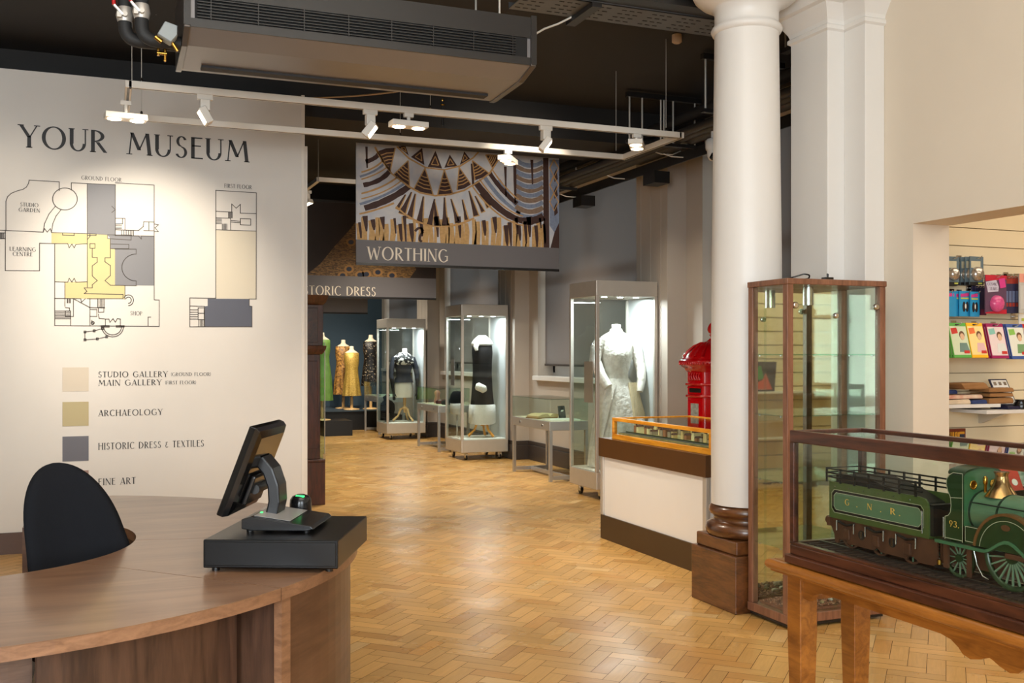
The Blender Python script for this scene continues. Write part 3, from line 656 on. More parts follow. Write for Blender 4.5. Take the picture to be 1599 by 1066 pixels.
# insulated pipes with valves
M['lag'] = mat('black_pipe_insulation', rgb(38, 38, 38), .65, vary=.15, scale=30, bump=.1, bscale=120)
def bend(pts, r, n=5):
    out = [Vector(pts[0])]
    for a, b, c in zip(pts, pts[1:], pts[2:]):
        a, b, c = Vector(a), Vector(b), Vector(c); p = b + (a - b).normalized() * r; q = b + (c - b).normalized() * r
        for i in range(n + 1):
            t = i / n; out.append(p * (1 - t) ** 2 + b * 2 * t * (1 - t) + q * t * t)
    out.append(Vector(pts[-1])); return out
for i, (u, yy, lab) in enumerate(((195, 5.26, 'left black insulated pipe with red valve lever beside the air unit'), (221, 5.18, 'right black insulated pipe with red valve lever next to the air unit'))):
    x = XU(u, yy); z = 2.925 - i * .012
    pp = thing('insulated_pipe', lab, 'pipe', (x, yy, z), 0, 'insulated pipes feeding the air unit')
    MB().tube(bend([(x, yy, 3.62), (x, yy, z), (fx0 - .002, yy, z)], .07), .032, 14).build('lagging', M['lag'], pp)
    v = MB().tube([(x, yy - .002, 3.01), (x, yy - .002, 3.04), (x, yy - .002, 3.08)], [.034, .042, .034], 12)
    v.box(x - .036, x - .016, yy - .05, yy - .03, 3.02, 3.045).cyl((x, yy - .06, 3.035), (x, yy - .01, 3.035), .012, 10)
    vo = v.build('valve', M['alu'], pp)
    MB().bar((x - .01, yy - .055, 3.03), (x - .05, yy - .06, 3.07), .016, .008).build('lever', M['steel'], vo)
    MB().tube([(x - .05, yy - .06, 3.07), (x - .056, yy - .06, 3.24)], .009, 8).build('lever_grip', mat('red_grip', rgb(190, 20, 24), .4), vo)
u_, y_ = 262, 5.12
pA = P(262, 52, y=5.1)
ac = thing('valve_actuator', 'small pale grey valve actuator box beside the air unit', 'actuator', tuple(pA))
T_ = Matrix.Translation(pA) @ Matrix.Rotation(.35, 4, 'Y')
MB(T_).loft([[(x * e, y, z * e) for x, z in ((-.04, -.035), (.03, -.045), (.045, 0), (.03, .045), (-.03, .04))] for y, e in ((-.04, .9), (-.03, 1), (.03, 1), (.04, .9))], True, False).build('housing', mat('pale_grey_plastic', rgb(150, 158, 160), .4, vary=.03), ac, .006)
MB(T_).cyl((-.045, 0, -.04), (-.01, 0, -.05), .012, 10).cyl((.03, 0, -.03), (.07, 0, -.06), .008, 8).build('mounting_nut', M['brass'], ac)
pB = P(252, 83, y=5.2)
bv = MB().cyl((pB.x - .02, pB.y, pB.z), (pB.x + .025, pB.y, pB.z), .009, 10).cyl((pB.x - .014, pB.y, pB.z - .014), (pB.x - .014, pB.y, pB.z + .03), .007, 8).cyl((pB.x + .017, pB.y, pB.z - .03), (pB.x + .017, pB.y, pB.z + .03), .007, 8).lathe(pB.x + .017, pB.y, [(.004, pB.z - .04), (.009, pB.z - .035), (.005, pB.z - .028)], 10)
tag(bv.build('drain_valve', M['brass']), 'small brass drain valve below the insulated pipes', 'valve')

# ---------------------------------------------------------------- track lighting frame and its spotlights
TZ, TY0, TY1, TX0, TX1 = 2.95, 6.22, 7.07, .115, 3.775
tf = thing('lighting_track', 'long white rectangular lighting track hung on wires in front of the map wall', 'lighting track', ((TX0 + TX1) / 2, (TY0 + TY1) / 2, TZ))
for b_ in ((TX0, TX1, TY0 - .018, TY0 + .018), (TX0, TX1, TY1 - .018, TY1 + .018), (TX0 - .018, TX0 + .018, TY0 - .018, TY1 + .018), (TX1 - .018, TX1 + .018, TY0 - .018, TY1 + .018)):
    MB().box(*b_, TZ - .02, TZ + .02).build('rail', M['track'], tf, .002)
    if b_[1] - b_[0] > 1: s_ = MB().box(b_[0] + .02, b_[1] - .02, b_[2] + .011, b_[3] - .011, TZ - .0205, TZ - .019).build('rail_groove', M['skirt'], tf)
    else: s_ = MB().box(b_[0] + .011, b_[1] - .011, b_[2] + .03, b_[3] - .03, TZ - .0205, TZ - .019).build('rail_groove', M['skirt'], tf)
for x, y in ((TX0 + .02, TY0 + .1), (XU(221, TY0), TY0), (XU(1040, TY0), TY0), (XU(962, TY1), TY1), (XU(221, TY1), TY1), (XU(625, TY1), TY1), (XU(672, TY0), TY0)):
    MB().cyl((x, y, TZ + .02), (x, y, 3.62), .0022, 6).build('suspension_wire', M['alu'], tf)
    MB().lathe(x, y, [(.008, TZ + .02), (.008, TZ + .04), (.003, TZ + .045)], 8).build('wire_grip', M['steel'], tf)
def single_spot(x, y, label, yaw, tilt, target, power, z=TZ, mat_=None, ang=50):
    t = thing('track_spotlight', label, 'spotlight', (x, y, z), 0, 'square spotlights on the white track')
    m_ = mat_ or M['track']
    MB().box(x - .045, x + .045, y - .014, y + .014, z - .05, z - .02).build('adapter', m_, t, .002)
    MB().box(x - .028, x + .028, y - .028, y + .028, z - .115, z - .05).build('gear_box', m_, t, .004)
    T = Matrix.Translation((x, y, z - .145)) @ Vector(yaw).to_track_quat('-Z', 'Y').to_matrix().to_4x4()
    MB(T).box(-.05, .05, -.05, .05, -.02, .024).build('lamp_head', m_, t, .005)
    MB(T).box(-.04, .04, -.04, .04, -.0215, -.0195).build('lens', M['glow'], t)
    if power:
        l = spot('track_spot_lamp', tuple(T @ Vector((0, 0, -.04))), target, power, WARM, ang, .7, .03)
def double_spot(x, y, label, yaw, target, power, z=TZ, ang=55, drop=.075):
    t = thing('twin_spotlight', label, 'spotlight', (x, y, z), 0, 'twin spotlights on the white track')
    MB().box(x - .03, x + .03, y - .014, y + .014, z - .045, z - .02).cyl((x, y, z - .045), (x, y, z - drop), .012, 10).build('adapter', M['track'], t)
    T = Matrix.Translation((x, y, z - drop - .018)) @ Matrix.Rotation(yaw, 4, 'Z')
    b = MB(T).box(-.12, .12, -.05, .05, -.016, .02).build('lamp_head', M['track'], t, .004)
    for k in (-.065, .065): MB(T).lathe(k, 0, [(.04, -.0195), (.04, -.0155)], 20).build('lens', M['glow'], t)
    if power: spot('track_spot_lamp', tuple(T @ Vector((0, 0, -.045))), target, power, WARM, ang, .8, .05)
single_spot(XU(320, TY0), TY0, 'square white spotlight at the left end of the near rail', (-.85, -.05, -.5), 0, (-1.4, 7.9, 1.5), 60, ang=80)
single_spot(XU(578, TY0), TY0, 'square white spotlight just left of the twin lamp on the near rail', (.72, -.3, -.6), 0, (3.6, 5.6, .4), 40, ang=70)
double_spot(XU(638, TY0), TY0, 'flat twin spotlight in the middle of the near rail', .05, (2.2, 6.4, 0), 85, ang=110)
single_spot(XU(852, TY0), TY0, 'square white spotlight on the near rail, second lamp from its right end', (.72, -.3, -.6), 0, (3.3, 9.6, 2.75), 130, ang=55)
double_spot(XU(994, TY0), TY0, 'flat twin spotlight at the right end of the near rail', 1.0, (3.3, 6.1, .3), 75, ang=90)
double_spot(XU(793, TY1), TY1, 'flat twin spotlight below the front banner on the far rail', .95, (2.9, 7.5, 0), 85, ang=110)
double_spot(TX0 - .01, TY0 + .33, 'flat twin spotlight under the left end of the track, before YOUR MUSEUM', .12, (.25, 7.9, 1.9), 118, ang=75, drop=.1)
# second track further back
t2 = thing('lighting_track', 'short white lighting track seen left of the front banner, further back', 'lighting track', (2.3, 10.2, 2.85))
a_ = P(497, 280, y=10.0); b_ = Vector((3.2, 10.0, a_.z)); c_ = P(481, 304, y=11.2)
MB().bar(a_, b_, .036, .04).build('rail', M['track'], t2); MB().bar(a_, (a_.x - .02, 11.6, a_.z), .036, .04).build('rail', M['track'], t2)
MB().cyl((a_.x, a_.y, a_.z), (a_.x, a_.y, 3.62), .0025, 6).build('suspension_wire', M['alu'], t2)
MB().cyl((b_.x, b_.y, b_.z), (b_.x, b_.y, 3.62), .0025, 6).build('suspension_wire', M['alu'], t2)
single_spot(a_.x, 10.6, 'square white spotlight left of the front banner, on the back track', (.25, -.2, -.9), 0, (2.6, 12.4, 2.6), 0, a_.z)

# ---------------------------------------------------------------- hanging banners
def banner(name, label, x0, x1, y, z0, z1, zb, caption, cx0, cx1, cz0, cz1, wires=True):
    t = thing(name, label, 'banner', ((x0 + x1) / 2, y, z0), 0)
    MB().box(x0, x1, y, y + .012, zb, z1).build('picture_ground', M['bg_' + name], t)
    MB().box(x0, x1, y - .001, y + .013, z0 + .025, zb).build('caption_band', M['bannergrey'], t)
    MB().box(x0, x1, y - .006, y + .018, z0, z0 + .025).build('bottom_bar', M['blackmetal'], t)
    MB().box(x0, x1, y - .006, y + .018, z1 - .02, z1 + .01).build('top_bar', M['blackmetal'], t)
    for x in (x0 + .15, x1 - .15): MB().cyl((x, y + .006, z1), (x, y + .006, 3.62), .003, 6).build('hanging_wire', M['alu'], t)
    if caption:
        mb = MB(); text(mb, caption, (cx0, y - .0025, cz0), (1, 0, 0), (0, 0, 1), cz1 - cz0, cx1 - cx0); mb.build('caption_lettering', M['lettercream'], t)
    return t
M['bannergrey'] = mat('slate_grey_print', rgb(104, 101, 103), .6, vary=.03)
M['lettercream'] = mat('cream_lettering', rgb(232, 222, 204), .6)
M['bg_textile_banner'] = mat('pale_batik_cloth', rgb(206, 202, 200), .7, vary=.12, scale=9, c2=rgb(178, 184, 196))
BY = 9.6
bx0, bx1 = XU(556, BY), XU(873, BY)
bzb = P(556, 373.7, y=BY).z; bz0 = P(556, 413.5, y=BY).z; bz1 = P(556, 207, y=BY).z
cA, cB = P(573.5, 405.5, y=BY), P(700, 405.5, y=BY)
bt = banner('textile_banner', 'large hanging banner of brown and cream batik textile captioned WORTHING', bx0, bx1, BY, bz0, bz1, bzb, 'WORTHING', cA.x, cB.x, P(573, 405, y=BY).z, P(573, 384.5, y=BY).z)
def bq(x, y, k=1):   # drawing coordinates of the textile print -> point on the cloth
    s = (x - 303) / (1428 - 303); t = ((688 + 47 * s) - y) / (688 - 100 + 0 * s)
    return Vector((bx0 + (bx1 - bx0) * min(max(s, 0), 1), BY - .0012 * k, bzb + (bz1 - .02 - bzb) * min(max(t, 0), 1)))
brn, och, blu, ocb = [], [], [], []
rnd = random.Random(5)
def stroke(pts, w, st, w2=None, jit=0):
    n = len(pts); L_, R_ = [], []
    for i_, p in enumerate(pts):
        a = Vector(pts[max(i_ - 1, 0)]); b = Vector(pts[min(i_ + 1, n - 1)]); t = (b - a).normalized(); q = Vector((-t.y, t.x))
        ww = (w + ((w2 if w2 is not None else w) - w) * i_ / (n - 1)) / 2 * (1 + rnd.uniform(-jit, jit)); c = Vector(p)
        L_.append(tuple(c + q * ww)); R_.append(tuple(c - q * ww))
    for i_ in range(n - 1): st.append([L_[i_], L_[i_ + 1], R_[i_ + 1], R_[i_]])
def curve(a, b, c, n=10): return [tuple(Vector(a) * (1 - t) ** 2 + Vector(b) * 2 * t * (1 - t) + Vector(c) * t * t) for t in [k / n for k in range(n + 1)]]
def striped(a, b, c, k=4):                              # brown triangle, apex a, with ochre stripes towards the base b-c
    a, b, c = Vector(a), Vector(b), Vector(c); bow = ((b + c) / 2 - a) * .06
    brn.append([tuple(a), tuple(b), tuple((b + c) / 2 + bow), tuple(c)])
    for i_ in range(k):
        t = .36 + .58 * i_ / k; p = a + (b - a) * t; q = a + (c - a) * t; m_ = (p + q) / 2 + bow * t
        stroke([tuple(p), tuple(m_), tuple(q)], 6, och)
    stroke([tuple(a), tuple(b)], 6, och); stroke([tuple(a), tuple(c)], 6, och)
for t_ in (((480, 300), (412, 190), (506, 165)), ((575, 235), (498, 318), (582, 384)), ((665, 275), (606, 396), (710, 430)), ((770, 280), (733, 428), (818, 422)), ((852, 264), (840, 398), (918, 362)), ((925, 222), (940, 338), (1018, 292)), ((1000, 186), (1040, 266), (1078, 186))): striped(*t_)
for a, b, c in (((650, 160), (590, 214), (662, 258)), ((722, 172), (680, 268), (758, 274)), ((800, 192), (770, 270), (842, 258)), ((560, 150), (520, 158), (578, 206)), ((880, 170), (856, 250), (912, 212))):
    brn.append([a, b, c]); g_ = (Vector(a) + Vector(b) + Vector(c)) / 3
    ins = [g_ + (Vector(p) - g_) * .5 for p in (a, b, c)]
    for p, q in zip(ins, ins[1:] + ins[:1]): stroke([tuple(p), tuple(q)], 5, och)
stroke([(400, 165), (440, 245), (490, 315), (580, 385), (640, 418), (720, 433), (800, 424), (880, 398), (960, 345), (1024, 292), (1080, 200)], 9, och, None, .3)
stroke([(515, 158), (578, 222), (668, 272), (770, 282), (858, 256), (930, 206), (960, 170)], 8, och, None, .3)
for a, b, w in (((592, 415), (540, 540), 34), ((612, 424), (580, 565), 30), ((656, 438), (634, 590), 28), ((716, 452), (690, 600), 30), ((716, 470), (730, 606), 26), ((770, 442), (772, 600), 26), ((806, 450), (842, 582), 24), ((868, 452), (892, 570), 22), ((905, 400), (946, 545), 30), ((968, 418), (1022, 488), 34), ((560, 430), (516, 512), 22), ((940, 430), (985, 520), 16)):
    m_ = (a[0] + (b[0] - a[0]) * .6, a[1] + (b[1] - a[1]) * .6)
    stroke([(a[0] + 2, a[1]), (m_[0] + 4, m_[1]), (b[0] + 2, b[1] + 6)], 10, ocb, w + 12, .15); stroke([a, m_, b], 6, brn, w, .2)
stroke(curve((510, 500), (700, 690), (935, 560)), 9, och, None, .4)
for s_, w, st in ((((340, 382), (430, 365), (476, 300)), 26, brn), (((346, 512), (480, 470), (580, 382)), 34, brn), (((352, 250), (400, 235), (420, 205)), 24, brn), (((330, 430), (440, 400), (520, 330)), 10, och), (((330, 460), (460, 425), (540, 350)), 7, och), (((330, 310), (410, 285), (445, 235)), 9, och), (((330, 350), (420, 320), (470, 270)), 7, och), (((322, 490), (470, 440), (560, 362)), 14, blu), (((322, 335), (410, 305), (450, 255)), 12, blu), (((320, 545), (420, 520), (500, 480)), 10, och)):
    stroke(curve(*s_), w, st, None, .12)
for s_, w, st in ((((944, 348), (1080, 545), (1215, 572)), 38, brn), (((1215, 572), (1280, 578), (1335, 545)), 46, brn), (((925, 372), (1060, 570), (1215, 600)), 9, och), (((965, 330), (1085, 512), (1215, 545)), 8, och), (((1020, 288), (1090, 400), (1180, 470)), 26, brn), (((1040, 275), (1110, 385), (1190, 445)), 8, och), (((1075, 330), (1120, 400), (1180, 490)), 20, blu), (((990, 310), (1090, 470), (1200, 525)), 22, blu)):
    stroke(curve(*s_), w, st, None, .12)
tan = []
for y, w, st in ((235, 26, blu), (268, 24, tan), (300, 26, blu), (330, 26, tan), (362, 26, blu), (388, 22, tan), (416, 26, blu), (446, 30, tan), (480, 24, blu), (512, 30, tan), (545, 26, blu)):
    stroke(curve((1172, y - 26), (1255, y + 34), (1332, y - 22)), w, st, None, .12)
for x, y0, y1, w in ((1112, 250, 430, 17), (1166, 200, 465, 20), (1266, 205, 352, 14), (356, 165, 285, 12), (926, 240, 372, 18)): stroke([(x, y0), (x + 2, (y0 + y1) / 2), (x + 4, y1)], w, brn, w * .5, .3)
brn.append([(1332, 190), (1364, 190), (1370, 740), (1336, 740)])
blu.append([(1370, 200), (1428, 200), (1428, 590), (1400, 640), (1372, 600)])
for y in (250, 352, 455):
    stroke([(1396, y - 52), (1426, y), (1398, y + 54), (1372, y), (1396, y - 52)], 8, och); brn.append([(1396, y + 40), (1412, y), (1420, y + 66), (1400, y + 86)])
brn.append([(1428, 580), (1428, 735), (1376, 735), (1400, 640)])
for k in range(36):                                     # dyed streaks along the bottom
    x = 318 + k * 29 + rnd.uniform(-8, 8); w = rnd.uniform(14, 30); y0 = 560 + rnd.uniform(-8, 45)
    stroke([(x, y0), (x + 4, 640), (x + rnd.uniform(-4, 8), 745)], w, ocb, w * 1.2, .2)
    if rnd.random() < .6 and not 930 < x < 960:
        h = rnd.uniform(50, 150); stroke([(x + 8, y0 - 6), (x + 14, y0 + h * .6), (x + 16, y0 + h)], rnd.uniform(14, 30), brn, 8, .2)
stroke(curve((612, 640), (640, 600), (655, 640)), 14, brn); stroke(curve((655, 640), (620, 690), (650, 700)), 14, brn)
mb = MB(); pm_ = []
for i_, (nm, st, c_, k) in enumerate((('blue', blu, rgb(130, 142, 166), 1), ('tan', tan, rgb(140, 116, 98), 1.3), ('sand', ocb, rgb(200, 160, 104), 1.45), ('brown', brn, rgb(66, 40, 34), 1.6), ('ochre', och, rgb(196, 152, 96), 2))):
    mb.m = i_; pm_.append(mat(nm + '_textile_ink', c_, .7, vary=.25, scale=40))
    for q in st: mb.poly([bq(x, y, k) for x, y in q])
mb.build('batik_print', pm_, bt)
M['bg_feather_banner'] = mat('dark_brown_print', rgb(44, 30, 24), .6, vary=.4, scale=3)
HY = 12.5
hx0, hx1 = 2.2, XU(681, HY); hzb = P(681, 435, y=HY).z; hz0 = P(681, 468.5, y=HY).z; hz1 = P(600, 318, y=HY).z
cA = P(449, 461, y=HY); cB = P(587, 461, y=HY); cC = P(500, 446, y=HY)
hx0 = 1.95
tw = lambda q: sum(GL[c][0] + .1 for c in q) - .1
hxs = cB.x - (cB.x - P(474, 461, y=HY).x) * tw('HISTORIC DRESS') / tw('STORIC DRESS')
hb = banner('feather_banner', 'dark hanging banner with gold feather texture captioned HISTORIC DRESS', hx0, hx1, HY, hz0, hz1, hzb, 'HISTORIC DRESS', hxs, cB.x, P(500, 460.5, y=HY).z, cC.z)
def hq(u, v, k=1): p = P(u, v, y=HY); return (min(p.x, hx1), HY - .0012 * k, max(p.z, hzb))
m_, nt, b_ = base_mat('gold_feather_print')
tc = nt.nodes.new('ShaderNodeTexCoord'); mp = nt.nodes.new('ShaderNodeMapping'); mp.inputs['Rotation'].default_value = (0, math.radians(50), 0); mp.inputs['Scale'].default_value = (9, 1, 60)
nz = nt.nodes.new('ShaderNodeTexNoise'); nz.inputs['Scale'].default_value = 2; nz.inputs['Detail'].default_value = 6; nz.inputs['Distortion'].default_value = 1.5
rp = nt.nodes.new('ShaderNodeValToRGB'); rp.color_ramp.elements[0].position = .4; rp.color_ramp.elements[0].color = rgb(54, 36, 22); rp.color_ramp.elements[1].position = .68; rp.color_ramp.elements[1].color = rgb(160, 122, 66)
nt.links.new(tc.outputs['Object'], mp.inputs[0]); nt.links.new(mp.outputs[0], nz.inputs['Vector']); nt.links.new(nz.outputs[0], rp.inputs[0]); nt.links.new(rp.outputs[0], b_.inputs['Base Color'])
mb = MB(); mb.poly([hq(*p) for p in ((478, 436), (500, 412), (522, 385), (545, 360), (560, 340), (600, 352), (625, 385), (650, 420), (640, 436))]); mb.build('feather_print', m_, hb)
ey = MB(); ey2 = MB()
for (u, v) in ((545, 420), (572, 428), (562, 436 - 7), (590, 425), (612, 430), (548, 378), (600, 405), (575, 400), (535, 430)):
    for mbx, r, k in ((ey, 6.5, 2), (ey2, 3.6, 3)):
        mbx.poly([hq(u + r * 1.2 * math.cos(a), v + r * math.sin(a), k) for a in [2 * PI * j / 16 for j in range(16)]])
ey.build('feather_eye_ring', mat('feather_ochre', rgb(150, 110, 60), .6), hb); ey2.build('feather_eye', mat('feather_blue_black', rgb(40, 46, 62), .4), hb)
M['bg_grey_banner'] = M['bg_feather_banner']
gx0, gx1 = XU(508, 16.2), XU(574, 16.2)
banner('grey_banner', 'third banner at the back, only its plain grey lower band showing under HISTORIC DRESS', gx0 - 1.0, gx1, 16.2, P(574, 490.5, y=16.2).z, 3.3, 2.75, None, 0, 0, 0, 0)

# ---------------------------------------------------------------- cable tray, pipe runs, cctv
ct = thing('cable_tray', 'perforated grey cable tray under black trunking beside the column capital', 'cable tray', (3.2, 5.4, 3.4))
pa = P(933, 5, z=3.4); pb_ = P(1121, 31, z=3.4); pc_ = P(911, 28, z=3.4)
ty0, ty1 = pa.y, pc_.y + .02
tr = MB(); x0, x1 = 2.16, pb_.x + .5
tr.box(x0, x1, ty0, ty1, 3.4, 3.404); tr.box(x0, x1, ty0, ty0 + .004, 3.4, 3.44); tr.box(x0, x1, ty1 - .004, ty1, 3.4, 3.44)
tr.build('tray', mat('galvanised_tray', rgb(104, 102, 100), .4, metal=.6, vary=.1, scale=10), ct)
hl = MB()
for i in range(int((x1 - x0) / .05)):
    for j in range(4):
        yy = ty0 + .05 + j * (ty1 - ty0 - .1) / 3
        if i % 4 != 3: hl.box(x0 + .02 + i * .05, x0 + .05 + i * .05, yy - .004, yy + .004, 3.3985, 3.4)
hl.build('tray_slots', mat('slot_black', rgb(10, 10, 10), .8), ct)
MB().box(x0, x1, ty0 - .12, ty0, 3.41, 3.56).build('trunking', M['blackmetal'], ct)
for x in (P(930, 10, y=ty0).x, P(1060, 10, y=ty0).x + 1.0):
    MB().box(x - .03, x + .03, ty0 - .02, ty1 + .06, 3.37, 3.398).build('support_bracket', M['blackmetal'], ct)
    MB().cyl((x, ty1 + .04, 3.39), (x, ty1 + .04, 3.62), .006, 8).build('hanger_rod', M['alu'], ct)
cb = MB().tube([P(838, 52, d=5.9), P(850, 45, d=5.95), P(872, 37, d=6.0), P(890, 28, d=6.0), P(906, 18, d=6.0)], .006, 8)
tag(cb.build('white_cable', M['track']), 'thin white cable sagging from the cable tray to the air unit', 'cable')
pr = [((4.66, 3.27), .07), ((4.54, 3.245), .042), ((4.44, 3.24), .036), ((4.58, 3.42), .05)]
for (x, z), r in pr:
    o = MB().cyl((x, 5.5, z), (x, 20.2, z), r, 14).build('ceiling_pipe', mat('black_painted_pipe', rgb(40, 36, 33), .55, vary=.1))
    tag(o, {4.66: 'thickest black ceiling pipe, closest to the window wall', 4.54: 'black ceiling pipe low and right beside the thickest one', 4.44: 'thinnest black ceiling pipe, furthest from the window wall', 4.58: 'black ceiling pipe running highest, above the other three'}[x], 'pipe', 'black pipes along the window wall')
o = MB().box(4.72, 4.80, 5.5, 20.2, 3.13, 3.19).box(4.72, 4.735, 5.5, 20.2, 3.10, 3.13).build('black_rail', M['blackmetal']); tag(o, 'long black steel rail below the ceiling pipes along the windows', 'rail')
for i, y in enumerate((6.36, 7.52, 9.9, 11.6, 12.95)):
    t = thing('pipe_hanger', ['rod hanger nearest the column holding the black pipes', 'rod hanger behind the right end of the white track', 'rod hanger right of the WORTHING banner', 'fourth rod hanger down the gallery pipes', 'rod hanger furthest down the gallery pipes'][i], 'pipe hanger', (4.6, y, 3.2), 0, 'rod hangers of the gallery pipes')
    xl = 4.04 if i < 2 else 4.38; MB().box(xl, 4.76, y - .02, y + .02, 3.56, 3.60).build('channel', M['blackmetal'], t); MB().box(xl, 4.71, y - .02, y + .02, 3.17, 3.197).build('channel', M['blackmetal'], t)
    for x in ((4.07, 4.19, 4.37) if i < 2 else ()) + (4.40, 4.49, 4.705): MB().cyl((x, y, 3.2), (x, y, 3.6), .008, 8).build('threaded_rod', M['alu'], t)
for i, y in enumerate((8.2, 9.75, 11.7)):
    o = MB().box(4.70, 4.86, y, y + .22, 2.99, 3.099).build('black_box', M['blackmetal'])
    tag(o, ['black junction box under the rail nearest the column', 'black junction box under the rail above the bridal case', 'black junction box under the rail just right of the banner'][i], 'box', 'black boxes under the rail')
wc = MB()
for u, v in ((925, 268), (948, 274), (1036, 240), (1020, 236), (875, 303)):
    p = P(u, v, x=4.58); wc.tube([p, p + Vector((.05, -.05, -.03)), p + Vector((.14, -.1, -.04)), p + Vector((.2, -.14, -.01))], .006, 6)
    o = wc.build('cable_loop', M['track']); tag(o, {925: 'pale cable loop on the pipes left of the pipe clip', 948: 'pale cable loop above the bridal dress case', 1036: 'pale cable loop right below the track corner', 1020: 'short pale cable loop under the track end', 875: 'pale cable loop at the right edge of the banner'}[u], 'cable', 'pale cable loops on the ceiling pipes'); wc = MB()
cp = P(1114, 240, x=4.56)
cc = thing('security_camera', 'white dome security camera beside the column under the black pipes', 'camera', tuple(cp))
MB().lathe(cp.x, cp.y, [(.06, cp.z + .03), (.065, cp.z + .05), (.065, cp.z + .10), (.05, cp.z + .12)], 24).cyl((cp.x, cp.y, cp.z + .11), (cp.x, cp.y, 3.26), .02, 10).build('mount', M['white'], cc)
MB().lathe(cp.x, cp.y, [(.01, cp.z - .06), (.035, cp.z - .05), (.05, cp.z - .02), (.052, cp.z + .03)], 24).build('housing', M['white'], cc)
MB(Matrix.Translation((cp.x - .02, cp.y - .035, cp.z - .03)) @ Matrix.Rotation(.9, 4, 'X')).lathe(0, 0, [(.028, -.02), (.028, .02), (.02, .024)], 16).build('lens', M['plastic'], cc)
sd = P(1057, 59, z=3.6)
o = MB().lathe(sd.x, sd.y, [(.02, 3.56), (.035, 3.57), (.035, 3.62)], 16).build('ceiling_sensor', mat('pale_beige_plastic', rgb(200, 176, 150), .5)); tag(o, 'small pale ceiling sensor left of the column top', 'sensor')

p0, p1, p2 = P(474, 153, y=7.95), P(560, 152, d=7.2), P(632, 141, d=6.3)
o = MB().tube(curve((p0.x, p0.z), (p1.x, p1.z - .03), (p2.x, p2.z)) and [p0 * (1 - t) ** 2 + p1 * 2 * t * (1 - t) + p2 * t * t for t in [k / 10 for k in range(11)]], .006, 6).build('slack_cable', mat('straw_cable', rgb(176, 140, 96), .5)); tag(o, 'thin straw-coloured cable from the top corner of the map wall to the air unit', 'cable')
for lab, u, v, dd in (('brass sprinkler head above the top corner of the map wall', 473, 140, 8.3), ('brass sprinkler head behind the track, right of the air unit cable', 691, 160, 8.6)):
    p = P(u, v, d=dd); t = thing('sprinkler_head', lab, 'sprinkler', tuple(p), 0, 'brass sprinkler heads')
    MB().cyl((p.x, p.y, p.z + .02), (p.x, p.y, 3.34 if p.y > 8.2 else 3.62), .012, 8).build('stem', M['blackmetal'], t)
    MB().lathe(p.x, p.y, [(.012, p.z + .03), (.012, p.z + .01), (.004, p.z - .01), (.026, p.z - .02), (.026, p.z - .024), (.004, p.z - .03)], 12).build('deflector', M['brass'], t)
p = P(244, -7, d=6.6)
es = thing('exit_sign', 'pale hanging sign box with a green face at the top edge, right of the pipes', 'sign', tuple(p))
MB().box(p.x - .07, p.x + .07, p.y, p.y + .05, p.z - .015, p.z + .12).build('sign_box', M['track'], es, .004); MB().box(p.x - .06, p.x + .06, p.y - .003, p.y, p.z, p.z + .11).build('green_face', mat('green_sign_face', rgb(40, 150, 80), .4), es)
MB().cyl((p.x, p.y + .025, p.z + .12), (p.x, p.y + .025, 3.62), .006, 6).build('hanger', M['alu'], es)

# ---------------------------------------------------------------- round column on its oak plinth
QX, QY = 3.355, 4.82
co = thing('column', 'round white column on a dark oak plinth between counter and glass cabinet', 'column', (QX, QY, 0))
MB().box(QX - .225, QX + .225, QY - .22, QY + .22, 0, .31).build('plinth', M['oakdark'], co, .006)
MB().box(QX - .205, QX + .205, QY - .2, QY + .2, .31, .385).build('plinth_cap', M['oakdark'], co, .008)
MB().lathe(QX, QY, [(.2, .385), (.222, .395), (.23, .42), (.222, .45), (.2, .462), (.185, .47), (.182, .485), (.19, .5), (.205, .507), (.212, .525), (.205, .545), (.19, .555), (.18, .56)], 48).build('base_moulding', M['oakdark'], co)
MB().lathe(QX, QY, [(.196, .56), (.198, 1.2), (.193, 2.0), (.184, 2.7), (.178, 3.20)], 56).build('shaft', M['white'], co)
MB().lathe(QX, QY, [(.178, 3.20), (.19, 3.206), (.199, 3.225), (.19, 3.243), (.18, 3.248), (.178, 3.26), (.178, 3.33), (.186, 3.335), (.188, 3.345), (.2, 3.35), (.225, 3.365), (.262, 3.385), (.29, 3.41), (.30, 3.43), (.30, 3.44)], 56).box(QX - .31, QX + .31, QY - .2, QY + .2, 3.44, 3.56).build('capital', M['white'], co)

